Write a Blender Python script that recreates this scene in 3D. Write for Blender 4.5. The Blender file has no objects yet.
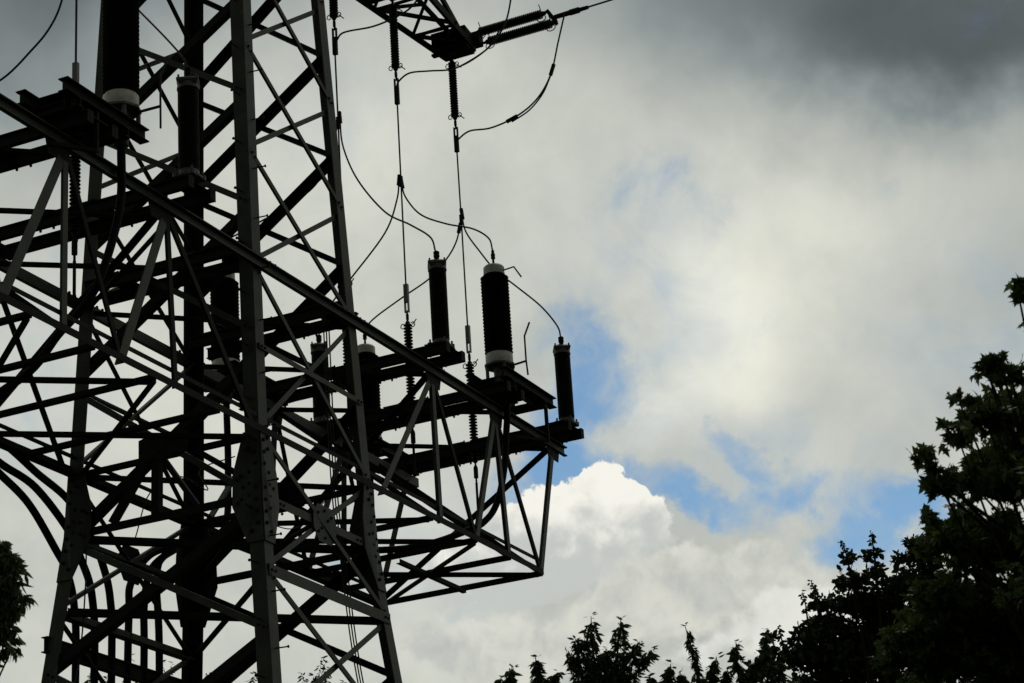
import bpy, math, random
from mathutils import Vector, Matrix
R = math.radians
S = bpy.context.scene
COL = S.collection
random.seed(7)

# ------------------------------------------------------------------ camera
CAM_LOC = Vector((-30.7388, -19.3379, 1.6))
cr = Vector((0.43925179, -0.89638332, -0.05962216))
cu = Vector((-0.29964863, -0.20875588, 0.93093055))
cf = Vector((0.84691709, 0.39104721, 0.36029643))
cd = bpy.data.cameras.new('camera')
cam = bpy.data.objects.new('camera', cd)
COL.objects.link(cam)
cd.sensor_width = 36.0
cd.lens = 2386.26 / 1024 * 36.0
cd.clip_start = 0.1
cd.clip_end = 6000
m = Matrix((cr, cu, -cf)).transposed().to_4x4()
m.translation = CAM_LOC
cam.matrix_world = m
cd.dof.use_dof = True
cd.dof.focus_distance = 41.0
cd.dof.aperture_fstop = 9.0
S.camera = cam

# ------------------------------------------------------------------ world
SUN_EL, SUN_AZ = 52.0, 12.0          # azimuth counter-clockwise from +X
world = bpy.data.worlds.new('World')
S.world = world
world.use_nodes = True
nt = world.node_tree
N, L = nt.nodes, nt.links
N.clear()


def nd(t, **kw):
    n = N.new(t)
    for k, v in kw.items():
        setattr(n, k, v)
    return n


def mth(op, a, b=None, c=None, clamp=False):
    n = nd('ShaderNodeMath', operation=op, use_clamp=clamp)
    for i, v in enumerate((a, b, c)):
        if v is None:
            continue
        if isinstance(v, (int, float)):
            n.inputs[i].default_value = v
        else:
            L.new(v, n.inputs[i])
    return n.outputs[0]


def vmth(op, a, b=None, scale=None):
    n = nd('ShaderNodeVectorMath', operation=op)
    for i, v in enumerate((a, b)):
        if v is None:
            continue
        if isinstance(v, (tuple, list)):
            n.inputs[i].default_value = v
        else:
            L.new(v, n.inputs[i])
    if scale is not None:
        n.inputs['Scale'].default_value = scale
    return n


def sstep(x, lo, hi, a=0.0, b=1.0):
    n = nd('ShaderNodeMapRange', interpolation_type='SMOOTHSTEP')
    L.new(x, n.inputs['Value'])
    n.inputs['From Min'].default_value = lo
    n.inputs['From Max'].default_value = hi
    n.inputs['To Min'].default_value = a
    n.inputs['To Max'].default_value = b
    return n.outputs[0]


tc = nd('ShaderNodeTexCoord')
D = vmth('NORMALIZE', tc.outputs['Generated']).outputs[0]
sp = nd('ShaderNodeSeparateXYZ')
L.new(D, sp.inputs[0])
az = mth('MULTIPLY', mth('ARCTAN2', sp.outputs[1], sp.outputs[0]), 180 / math.pi)
el = mth('MULTIPLY', mth('ARCSINE', sp.outputs[2]), 180 / math.pi)
cmb = nd('ShaderNodeCombineXYZ')
L.new(az, cmb.inputs[0])
L.new(el, cmb.inputs[1])
P0 = cmb.outputs[0]


def noise(scale, detail=6, rough=0.55, off=(0, 0, 0), dist=0.0):
    a = vmth('ADD', D, off).outputs[0]
    n = nd('ShaderNodeTexNoise')
    n.inputs['Scale'].default_value = scale
    n.inputs['Detail'].default_value = detail
    n.inputs['Roughness'].default_value = rough
    n.inputs['Distortion'].default_value = dist
    L.new(a, n.inputs['Vector'])
    return n


def warp(nz, amount):
    v = vmth('SUBTRACT', nz.outputs['Color'], (0.5, 0.5, 0.5)).outputs[0]
    v = vmth('MULTIPLY', v, (amount, amount, 0)).outputs[0]
    return vmth('ADD', P0, v).outputs[0]


P_soft = warp(noise(11, 5, 0.55, (3.1, 1.7, 0.4)), 5.0)
P_mid = warp(noise(24, 8, 0.6, (0.3, 5.2, 2.0)), 3.2)
P_cum = warp(noise(48, 9, 0.6, (8.6, 1.4, 2.3)), 1.5)


def blobs(P, items, soft=0.85):
    tot = None
    for (a, e, ra, re, w, rot) in items:
        mp = nd('ShaderNodeMapping', vector_type='TEXTURE')
        mp.inputs['Location'].default_value = (a, e, 0)
        mp.inputs['Rotation'].default_value = (0, 0, R(rot))
        mp.inputs['Scale'].default_value = (ra, re, 1)
        L.new(P, mp.inputs[0])
        g = nd('ShaderNodeTexGradient', gradient_type='SPHERICAL')
        L.new(mp.outputs[0], g.inputs[0])
        v = mth('MULTIPLY', sstep(g.outputs['Fac'], 0.0, soft), w)
        tot = v if tot is None else mth('ADD', tot, v)
    return tot


GAPS = [(22.63,19.69,1.78,1.80,1.00,0), (23.68,18.68,1.65,1.44,0.90,0), (21.81,17.47,3.02,0.86,1.00,12), (19.87,16.76,2.26,0.72,0.75,10), (16.45,15.92,2.50,1.08,1.15,-8), (14.69,15.73,1.50,1.08,0.80,0), (21.12,24.54,2.90,1.44,0.62,-20), (19.49,23.54,1.05,1.32,0.42,20), (22.70,22.21,2.59,1.92,0.46,0), (23.72,20.84,1.80,1.68,0.5,0), (18.70,18.01,2.78,0.67,0.45,14), (17.80,17.22,3.02,0.75,0.55,12), (24.57,17.54,2.01,1.44,1.00,0), (18.10,16.98,2.01,0.72,0.72,8), (18.99,18.07,1.77,0.72,0.40,10), (22.27,20.99,1.54,0.96,0.45,0), (37.27,20.31,1.28,1.08,0.50,0), (29.52,16.00,1.12,0.96,0.60,0), (20.92,21.60,1.55,1.44,0.30,0), (100, 40, 25, 15, 0.9, 0)]
CUMS = [(24.37,16.81,1.75,1.08,0.90,0), (23.33,17.26,1.26,0.96,0.90,0), (22.36,17.34,1.16,0.80,0.9,0), (21.74,16.81,1.00,0.77,0.90,0), (22.91,16.23,3.00,1.20,1.00,0), (25.44,15.68,3.74,1.68,0.90,0)]
VEIL = [(21.33,22.84,4.43,3.12,1.00,0), (22.10,20.01,3.07,2.88,1.00,0), (18.81,17.34,4.78,2.16,1.00,0), (12.95,20.27,3.84,3.84,0.80,0), (27.41,16.02,4.00,2.88,0.70,0), (37.02,20.03,4.09,2.88,0.70,0), (29.28,25.91,3.20,3.36,0.50,0)]
CUM2 = [(21.66,14.83,2.61,1.73,1.00,0), (19.42,15.12,2.98,1.49,0.90,0), (23.34,13.88,2.22,1.68,0.70,0), (25.56,13.78,2.22,1.44,0.80,0), (27.26,14.11,1.98,1.20,0.60,0), (16.69,14.28,1.98,1.44,0.60,0)]
CUM3 = [(18.19,13.95,2.72,1.39,1.00,0), (16.57,13.33,2.96,1.68,0.80,0), (20.94,13.35,1.97,0.84,0.60,0)]
DARKS = [(15.47,27.85,8.14,2.88,1.20,0), (20.35,29.90,6.64,1.92,0.40,0), (10.71,27.99,5.44,2.88,0.80,0), (38.49,30.02,9.15,5.52,1.20,0), (29.88,31.33,8.99,2.88,0.60,0), (12.36,20.91,5.14,3.60,0.25,0), (10.33,24.17,3.16,4.80,0.35,0)]
BRIGHTS = [(19.46, 20.75, 4.36, 2.88, 0.7, 0), (17.70, 22.74, 4.94, 2.40, 0.55, 0), (21.63, 19.49, 1.53, 1.44, 0.4, 0),
           (29.07, 24.71, 3.96, 3.12, 0.25, 0), (27.98, 14.62, 4.96, 1.92, 0.2, 0), (34.05, 19.55, 5.09, 4.08, 0.3, 0)]

n_big = noise(6, 5, 0.5, (1.2, 0.1, 4.0), 0.3).outputs['Fac']
n_med = noise(22, 9, 0.58, (0.0, 2.3, 0.9), 0.2).outputs['Fac']
n_wisp = noise(25, 11, 0.62, (4.0, 0.7, 1.9), 0.5).outputs['Fac']
n_fine = noise(60, 8, 0.6, (2.0, 2.0, 0.5)).outputs['Fac']

bright = blobs(P_soft, BRIGHTS)
dark = blobs(P_soft, [(a, e, ra * 1.25, re * 1.6, w, o) for a, e, ra, re, w, o in DARKS], 1.0)
# overcast brightness
ov = mth('ADD', 0.58, mth('MULTIPLY', mth('SUBTRACT', n_big, 0.5), 0.22))
ov = mth('ADD', ov, mth('MULTIPLY', mth('SUBTRACT', n_med, 0.5), 0.34))
ov = mth('ADD', ov, mth('MULTIPLY', bright, 0.26))
dk = sstep(mth('ADD', dark, mth('MULTIPLY', mth('SUBTRACT', n_med, 0.5), 0.35)), -0.08, 1.55)
ov = mth('MULTIPLY', ov, mth('SUBTRACT', 1.0, mth('MULTIPLY', dk, 0.81)))
ov = mth('MAXIMUM', ov, 0.08)
ramp = nd('ShaderNodeValToRGB')
cr_ = ramp.color_ramp
cr_.elements[0].position = 0.0
cr_.elements[0].color = (0.0, 0.0, 0.0, 1)
cr_.elements[1].position = 1.0
cr_.elements[1].color = (1.0, 0.985, 0.90, 1)
for pos, c in ((0.08, (0.070, 0.083, 0.088)), (0.3, (0.265, 0.302, 0.302)), (0.55, (0.54, 0.56, 0.51)), (0.8, (0.83, 0.825, 0.72))):
    e_ = cr_.elements.new(pos)
    e_.color = (*c, 1)
L.new(ov, ramp.inputs[0])

# blue openings between the clouds
gap = blobs(P_mid, GAPS)
gap = mth('ADD', gap, mth('MULTIPLY', mth('SUBTRACT', n_wisp, 0.5), 2.1))
veil = mth('MULTIPLY', blobs(P_soft, VEIL, 1.0), sstep(n_wisp, 0.36, 0.66, 0.05, 0.34))
gapm = mth('MAXIMUM', mth('MULTIPLY', sstep(gap, 0.15, 1.4), 0.95), mth('MINIMUM', veil, 0.30))

# cumulus tower with a crisp rim
vor = nd('ShaderNodeTexVoronoi', feature='SMOOTH_F1')
vor.inputs['Scale'].default_value = 95
vor.inputs['Smoothness'].default_value = 0.6
L.new(vmth('ADD', vmth('ADD', D, (0.031, 0.017, 0.008)).outputs[0], vmth('MULTIPLY', noise(60, 4, .5).outputs['Color'], (0.02, 0.02, 0.02)).outputs[0]).outputs[0], vor.inputs['Vector'])
n_bil = noise(52, 9, 0.62, (5.1, 3.3, 0.2), 0.3).outputs['Fac']
puff = mth('MULTIPLY', mth('SUBTRACT', 0.42, vor.outputs['Distance']), 0.5)
puff = mth('ADD', puff, mth('MULTIPLY', mth('SUBTRACT', n_fine, 0.5), 0.42))
cum = mth('ADD', blobs(P_cum, CUMS), puff)
cumm = mth('MULTIPLY', sstep(cum, 0.33, 0.50), sstep(el, 13.4, 15.6, 0.2, 1.0))
c2 = mth('ADD', blobs(P_cum, CUM2), puff)
c2m = mth('MULTIPLY', sstep(c2, 0.26, 0.66), 0.85)
c2i = sstep(mth('ADD', mth('MULTIPLY', c2, 0.35), mth('ADD', mth('MULTIPLY', mth('SUBTRACT', n_bil, 0.5), 2.0), mth('MULTIPLY', mth('SUBTRACT', n_med, 0.5), 1.4))), -0.25, 0.9)
c3 = mth('ADD', blobs(P_cum, CUM3), puff)
c3m = mth('MULTIPLY', sstep(c3, 0.32, 0.66), 0.88)
inner = sstep(mth('ADD', mth('SUBTRACT', 17.3, el), mth('ADD', mth('MULTIPLY', mth('SUBTRACT', n_bil, 0.5), 3.6), mth('MULTIPLY', mth('SUBTRACT', vor.outputs['Distance'], 0.4), 1.6))), 0.0, 1.9)
cramp = nd('ShaderNodeValToRGB')
cramp.color_ramp.elements[0].position = 0.0
cramp.color_ramp.elements[0].color = (0.92, 0.905, 0.825, 1)
cramp.color_ramp.elements[1].position = 1.0
cramp.color_ramp.elements[1].color = (0.55, 0.575, 0.55, 1)
L.new(inner, cramp.inputs[0])


def mixc(f, a, b):
    n = nd('ShaderNodeMix', data_type='RGBA')
    L.new(f, n.inputs[0])
    L.new(a, n.inputs[6])
    L.new(b, n.inputs[7])
    return n.outputs[2]


def ramp2(f, a, b):
    n = nd('ShaderNodeValToRGB')
    n.color_ramp.elements[0].color = (*a, 1)
    n.color_ramp.elements[1].color = (*b, 1)
    L.new(f, n.inputs[0])
    return n.outputs[0]


cloud_col = mixc(cumm, ramp.outputs[0], cramp.outputs[0])
cloud_col = mixc(c2m, cloud_col, ramp2(c2i, (0.72, 0.715, 0.635), (0.45, 0.475, 0.46)))
cloud_col = mixc(c3m, cloud_col, ramp2(c2i, (0.80, 0.80, 0.745), (0.66, 0.67, 0.625)))
anyc = mth('MAXIMUM', mth('MAXIMUM', cumm, c2m), c3m)
gap_final = mth('MULTIPLY', gapm, mth('SUBTRACT', 1.0, anyc))
# dimming added to the unseen sky behind the viewer, so facing steel stays dark
back = vmth('DOT_PRODUCT', D, (-0.87, -0.40, 0.28)).outputs['Value']
dim = mth('SUBTRACT', 1.0, mth('MULTIPLY', sstep(back, -0.35, 0.55), 0.74))
hs = nd('ShaderNodeVectorMath', operation='SCALE')
L.new(cloud_col, hs.inputs[0])
L.new(dim, hs.inputs['Scale'])
cloud_col = hs.outputs[0]
sky = nd('ShaderNodeTexSky', sky_type='NISHITA')
sky.sun_disc = False
sky.dust_density = 0.0
sky.ozone_density = 1.3
sky.air_density = 1.0
sky.sun_elevation = R(SUN_EL)
sky.sun_rotation = R(90 - SUN_AZ)
bg_sky = nd('ShaderNodeBackground')
bg_sky.inputs[1].default_value = 0.084
hsv = nd('ShaderNodeHueSaturation')
hsv.inputs['Saturation'].default_value = 1.12
hsv.inputs['Hue'].default_value = 0.492
L.new(sky.outputs[0], hsv.inputs['Color'])
L.new(hsv.outputs[0], bg_sky.inputs[0])
bg_cl = nd('ShaderNodeBackground')
bg_cl.inputs[1].default_value = 1.0
L.new(cloud_col, bg_cl.inputs[0])
mixs = nd('ShaderNodeMixShader')
L.new(gap_final, mixs.inputs[0])
L.new(bg_cl.outputs[0], mixs.inputs[1])
L.new(bg_sky.outputs[0], mixs.inputs[2])
wo = nd('ShaderNodeOutputWorld')
L.new(mixs.outputs[0], wo.inputs[0])
world.cycles.sampling_method = 'MANUAL'
world.cycles.sample_map_resolution = 1024

sd = bpy.data.lights.new('sun', 'SUN')
sd.energy = 0.6
sd.angle = R(12)
sd.color = (1.0, 0.95, 0.86)
sun = bpy.data.objects.new('sun', sd)
COL.objects.link(sun)
sv = Vector((math.cos(R(SUN_EL)) * math.cos(R(SUN_AZ)), math.cos(R(SUN_EL)) * math.sin(R(SUN_AZ)), math.sin(R(SUN_EL))))
sun.rotation_euler = (-sv).to_track_quat('-Z', 'Y').to_euler()
sun.location = sv * 60

S.view_settings.view_transform = 'Standard'
S.view_settings.look = 'None'
S.view_settings.exposure = 0.0
S.view_settings.gamma = 1.0
S.view_settings.use_curve_mapping = False


# ------------------------------------------------------------------ materials
def material(name, col, rough=0.6, spec=0.3, metal=0.0, var=0.25, scale=6.0, trans=0.0, col2=None, bump=0.0):
    mt = bpy.data.materials.new(name)
    mt.use_nodes = True
    t = mt.node_tree
    n, l = t.nodes, t.links
    b = n['Principled BSDF']
    b.inputs['Roughness'].default_value = rough
    b.inputs['Metallic'].default_value = metal
    b.inputs['Specular IOR Level'].default_value = spec
    c = n.new('ShaderNodeTexCoord')
    nz = n.new('ShaderNodeTexNoise')
    nz.inputs['Scale'].default_value = scale
    nz.inputs['Detail'].default_value = 7
    nz.inputs['Roughness'].default_value = 0.65
    l.new(c.outputs['Object'], nz.inputs['Vector'])
    r = n.new('ShaderNodeValToRGB')
    r.color_ramp.elements[0].position = 0.3
    r.color_ramp.elements[1].position = 0.72
    c2 = col2 or tuple(min(1, x * (1 + var)) for x in col)
    r.color_ramp.elements[0].color = (*[x * (1 - var) for x in col], 1)
    r.color_ramp.elements[1].color = (*c2, 1)
    l.new(nz.outputs['Fac'], r.inputs[0])
    l.new(r.outputs[0], b.inputs['Base Color'])
    if bump:
        bp_ = n.new('ShaderNodeBump')
        bp_.inputs['Strength'].default_value = bump
        l.new(nz.outputs['Fac'], bp_.inputs['Height'])
        l.new(bp_.outputs[0], b.inputs['Normal'])
    if trans:
        tr = n.new('ShaderNodeBsdfTranslucent')
        l.new(r.outputs[0], tr.inputs[0])
        mx = n.new('ShaderNodeMixShader')
        mx.inputs[0].default_value = trans
        l.new(b.outputs[0], mx.inputs[1])
        l.new(tr.outputs[0], mx.inputs[2])
        l.new(mx.outputs[0], n['Material Output'].inputs[0])
    return mt


M = {}
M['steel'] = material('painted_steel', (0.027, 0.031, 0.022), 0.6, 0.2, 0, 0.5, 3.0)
M['steel_dark'] = material('dark_steel', (0.011, 0.0115, 0.010), 0.75, 0.10, 0, 0.35, 4.0)
M['galv'] = material('galvanised_steel', (0.10, 0.10, 0.095), 0.5, 0.4, 0.2, 0.3, 9.0)
M['porcelain'] = material('brown_porcelain', (0.007, 0.0055, 0.005), 0.5, 0.2, 0, 0.25, 8.0)
M['white_enamel'] = material('white_enamel', (0.38, 0.38, 0.34), 0.55, 0.3, 0, 0.3, 7.0)
M['cast_alloy'] = material('cast_alloy', (0.07, 0.07, 0.07), 0.6, 0.3, 0.1, 0.4, 14.0)
M['wire'] = material('aluminium_wire', (0.015, 0.015, 0.018), 0.6, 0.2, 0, 0.2, 9.0)
M['rubber'] = material('black_cable_sheath', (0.006, 0.006, 0.0065), 0.8, 0.1, 0, 0.2, 6.0)
M['leaf_a'] = material('maple_leaf', (0.042, 0.068, 0.014), 0.55, 0.2, 0, 0.5, 3.0, 0.42)
M['leaf_b'] = material('bush_leaf', (0.030, 0.046, 0.016), 0.65, 0.12, 0, 0.4, 2.0, 0.15)
M['leaf_c'] = material('cherry_leaf', (0.038, 0.058, 0.018), 0.6, 0.15, 0, 0.4, 4.0, 0.22)
M['leaf_d'] = material('willow_leaf', (0.048, 0.066, 0.022), 0.6, 0.15, 0, 0.4, 4.0, 0.22)
M['bark'] = material('bark', (0.022, 0.018, 0.014), 0.9, 0.1, 0, 0.4, 12.0, bump=0.4)
M['grass'] = material('meadow', (0.045, 0.065, 0.022), 0.95, 0.05, 0, 0.5, 0.8)


# ------------------------------------------------------------------ mesh helpers
class MB:
    def __init__(self):
        self.v, self.f, self.dark = [], [], []

    def add(self, vs, fs):
        o = len(self.v)
        self.v += [tuple(x) for x in vs]
        self.f += [tuple(i + o for i in f) for f in fs]

    def prism(self, rings, closed=True):
        """rings: lists of points of the same length, skinned and capped"""
        n = len(rings[0])
        vs = [q for r_ in rings for q in r_]
        fs = []
        for k in range(len(rings) - 1):
            for i in range(n):
                j = (i + 1) % n
                fs.append((k * n + i, k * n + j, (k + 1) * n + j, (k + 1) * n + i))
        if closed:
            fs.append(tuple(range(n))[::-1])
            fs.append(tuple((len(rings) - 1) * n + i for i in range(n)))
        self.add(vs, fs)

    def profile(self, a, b, u, v, poly):
        a, b = Vector(a), Vector(b)
        self.prism([[a + u * x + v * y for x, y in poly], [b + u * x + v * y for x, y in poly]])

    def angle(self, a, b, n, w=0.1, t=0.012, off=0.0, flip=1):
        """L section, one flange in the plane whose normal is n, the other pointing along -n"""
        a, b, n = Vector(a), Vector(b), Vector(n).normalized()
        d = (b - a).normalized()
        u = d.cross(n).normalized() * flip
        v = -n
        c = -u * w * 0.5 + n * off
        self.profile(a + c, b + c, u, v, [(0, 0), (w, 0), (w, t), (t, t), (t, w), (0, w)])

    def box(self, a, b, n, w, h):
        a, b, n = Vector(a), Vector(b), Vector(n).normalized()
        d = (b - a).normalized()
        u = d.cross(n).normalized()
        n = u.cross(d).normalized()
        self.profile(a, b, u, n, [(-w / 2, -h / 2), (w / 2, -h / 2), (w / 2, h / 2), (-w / 2, h / 2)])

    def ibeam(self, a, b, w, h, t=0.016, up=(0, 0, 1)):
        a, b = Vector(a), Vector(b)
        d = (b - a).normalized()
        up = Vector(up)
        u = d.cross(up).normalized()
        n = u.cross(d)
        w2, h2, t2 = w / 2, h / 2, t / 2
        self.profile(a, b, u, n, [(-w2, -h2), (w2, -h2), (w2, -h2 + t), (t2, -h2 + t), (t2, h2 - t), (w2, h2 - t),
                                  (w2, h2), (-w2, h2), (-w2, h2 - t), (-t2, h2 - t), (-t2, -h2 + t), (-w2, -h2 + t)])

    def channel(self, a, b, w, h, t=0.014, side=1):
        a, b = Vector(a), Vector(b)
        d = (b - a).normalized()
        u = d.cross(Vector((0, 0, 1))).normalized() * side
        n = Vector((0, 0, 1))
        h2 = h / 2
        self.profile(a, b, u, n, [(0, -h2), (w, -h2), (w, -h2 + t), (t, -h2 + t), (t, h2 - t), (w, h2 - t), (w, h2), (0, h2)])

    def tube(self, pts, r, seg=8, taper=None, cap=True):
        pts = [Vector(q) for q in pts]
        rings = []
        d0 = (pts[1] - pts[0]).normalized()
        ref = Vector((0, 0, 1)) if abs(d0.z) < 0.9 else Vector((1, 0, 0))
        u = d0.cross(ref).normalized()
        for i, q in enumerate(pts):
            d = (pts[min(i + 1, len(pts) - 1)] - pts[max(i - 1, 0)]).normalized()
            u = (u - d * u.dot(d)).normalized()
            v = d.cross(u)
            rr = r if taper is None else r + (taper - r) * i / (len(pts) - 1)
            rings.append([q + u * (rr * math.cos(2 * math.pi * k / seg)) + v * (rr * math.sin(2 * math.pi * k / seg)) for k in range(seg)])
        self.prism(rings, cap)

    def lathe(self, prof, seg=24, o=(0, 0, 0), axis=(0, 0, 1)):
        ax = Vector(axis).normalized()
        ref = Vector((1, 0, 0)) if abs(ax.x) < 0.9 else Vector((0, 1, 0))
        u = ax.cross(ref).normalized()
        v = ax.cross(u)
        o = Vector(o)
        self.prism([[o + ax * z + u * (r_ * math.cos(2 * math.pi * k / seg)) + v * (r_ * math.sin(2 * math.pi * k / seg)) for k in range(seg)]
                    for r_, z in prof])

    def bolt(self, q, n, r=0.036, h=0.03):
        f0 = len(self.f)
        self.lathe([(r, 0), (r, h * .7), (r * .8, h)], 6, q, n)
        self.dark.append((f0, len(self.f)))

    def mesh(self, name, mat, smooth=False):
        me = bpy.data.meshes.new(name)
        me.from_pydata(self.v, [], self.f)
        me.materials.append(mat)
        if self.dark:
            me.materials.append(M['steel_dark'])
            for a, b in self.dark:
                for k in range(a, b):
                    me.polygons[k].material_index = 1
        if smooth:
            me.polygons.foreach_set('use_smooth', [True] * len(me.polygons))
            try:
                me.set_sharp_from_angle(angle=R(40))
            except Exception:
                pass
        me.update()
        return me

    def build(self, name, mat, parent=None, smooth=False):
        o = bpy.data.objects.new(name, self.mesh(name, mat, smooth))
        COL.objects.link(o)
        if parent:
            o.parent = parent
        return o


def tag(o, label=None, cat=None, group=None, kind=None):
    for k, v in (('label', label), ('category', cat), ('group', group), ('kind', kind)):
        if v:
            o[k] = v
    return o


def thing(name, label, cat, loc=(0, 0, 0), group=None):
    o = bpy.data.objects.new(name, None)
    COL.objects.link(o)
    o.location = loc
    o.empty_display_size = 0.2
    return tag(o, label, cat, group)


def copy_tree(o, parent=None):
    c = o.copy()
    COL.objects.link(c)
    if parent:
        c.parent = parent
    for ch in [x for x in COL.objects if x.parent == o]:
        copy_tree(ch, c)
    return c


def part(name, mb, mat, parent, smooth=False):
    return mb.build(name, M[mat], parent, smooth)


def spline(pts, n=8):
    pts = [Vector(q) for q in pts]
    ext = [pts[0] * 2 - pts[1]] + pts + [pts[-1] * 2 - pts[-2]]
    out = []
    for i in range(1, len(ext) - 2):
        a, b, c, d = ext[i - 1:i + 3]
        for k in range(n):
            t = k / n
            out.append(0.5 * (2 * b + (c - a) * t + (2 * a - 5 * b + 4 * c - d) * t * t + (3 * b - a - 3 * c + d) * t ** 3))
    out.append(pts[-1])
    return out


# ------------------------------------------------------------------ ground
g = MB()
nseg = 64
g.add([(3000 * math.cos(2 * math.pi * k / nseg), 3000 * math.sin(2 * math.pi * k / nseg), 0) for k in range(nseg)], [tuple(range(nseg))])
tag(g.build('ground', M['grass']), kind='structure')

# ------------------------------------------------------------------ lattice tower
ZU, ZL, ZB = 16.28, 13.48, 12.417
SB, KU, KL = 1.6948, 0.0397, 0.1045


def hw(z):
    return SB - KU * (z - ZB) if z > ZB else SB + KL * (ZB - z)


tower = thing('power_tower', 'dark green steel lattice pylon with a wide equipment platform and an upper arm', 'tower')
SGN = {'A': (-1, 1), 'B': (1, 1), 'C': (-1, -1), 'D': (1, -1)}


def lp(n, z):
    s = hw(z)
    return Vector((s + 0.02 if SGN[n][0] > 0 else -s - 0.11, s + 0.09 if SGN[n][1] > 0 else -s - 0.05, z))


TOP = 31.0
for n, (sx, sy) in SGN.items():
    mb = MB()
    w, t = 0.25, 0.025
    rings = []
    for z in (0.0, ZB, TOP):
        c = lp(n, z)
        u, v = Vector((-sx, 0, 0)), Vector((0, -sy, 0))
        rings.append([c + u * x + v * y for x, y in [(0, 0), (w, 0), (w, t), (t, t), (t, w), (0, w)]])
    mb.prism(rings)
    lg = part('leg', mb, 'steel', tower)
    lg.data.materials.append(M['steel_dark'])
    for pl in lg.data.polygons:          # inner faces take the darker steel
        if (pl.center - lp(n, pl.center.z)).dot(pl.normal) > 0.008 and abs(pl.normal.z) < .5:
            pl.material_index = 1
    f = MB()
    f.lathe([(0.55, -0.3), (0.55, 0.25), (0.42, 0.35)], 20, lp(n, 0) + Vector((-sx * .1, -sy * .1, 0)))
    part('footing', f, 'cast_alloy', tower)

# gusset plates with rows of bolts around the bend of each leg
for n, (sx, sy) in SGN.items():
    mb = MB()
    for ax in (0, 1):
        nrm = Vector((sx, 0, 0)) if ax == 0 else Vector((0, sy, 0))
        tv = Vector((0, -sy, 0)) if ax == 0 else Vector((-sx, 0, 0))
        ext = 0.50 if ax == 0 else 0.46
        zz = [(ZB - 0.72, 0.27), (ZB - 0.1, ext), (ZB + 0.42, ext - 0.03), (ZB + 1.05, 0.27)]
        for sgn in (1,):
            front, back = [], []
            pr = [(0.0, zz[0][0])] + [(e_, z_) for z_, e_ in zz] + [(0.0, zz[-1][0]), (0.0, ZB)]
            for e_, z_ in pr:
                q = lp(n, z_) + tv * e_
                front.append(q + nrm * 0.024)
                back.append(q + nrm * 0.002)
            mb.prism([back, front])
        for k in range(9):
            z_ = ZB - 0.62 + k * 0.19
            for e_ in (0.07, 0.18):
                if (k * 7 + (3 if e_ > .1 else 0)) % 5:
                    mb.bolt(lp(n, z_ + (0.07 if e_ > .1 else 0)) + tv * e_ + nrm * 0.024, nrm, 0.03)
            wmax = ext - 0.08 - abs(k - 4) * 0.05
            if wmax > 0.33:
                mb.bolt(lp(n, z_ + .03) + tv * (0.29 + .03 * (k % 2)) + nrm * 0.024, nrm, 0.03)
            if wmax > 0.36 and k % 2:
                mb.bolt(lp(n, z_ - .02) + tv * 0.39 + nrm * 0.024, nrm, 0.03)
    part('gusset_plate', mb, 'steel', tower)

FACES = [('C', 'D', (0, -1, 0)), ('A', 'B', (0, 1, 0)), ('A', 'C', (-1, 0, 0)), ('B', 'D', (1, 0, 0))]
N1 = [30.2, 28.2, 26.25, 24.25, 22.2, 20.25, 18.3, 16.28]
N1L = [(16.28, 13.48), (13.48, 11.25), (11.25, 8.9), (8.9, 6.3), (6.3, 3.4), (3.4, 0.3)]
N2 = [29.2, 27.2, 25.25, 23.25, 21.2, 19.3, 17.3, 15.1]
N2L = [(14.8, 12.35), (12.35, 10.3), (10.3, 7.9), (7.9, 5.2), (5.2, 2.5), (2.5, 0.3)]


def face_bar(p, zp, q, zq, nrm, w, off, name='brace', mat='steel'):
    a, b = lp(p, zp), lp(q, zq)
    d = (b - a).normalized()
    if name == 'girt' and zp == 12.42:
        a, b = a + d * 0.42, b - d * 0.42
    mb = MB()
    mb.angle(a + d * 0.06, b - d * 0.06, nrm, w, max(0.01, w * .11), off)
    for e_, s_ in ((a, 1), (b, -1)):
        for k in (0.12, 0.22):
            mb.bolt(e_ + d * s_ * k + Vector(nrm) * off, nrm, 0.022, 0.02)
    return part(name, mb, mat, tower)


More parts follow.
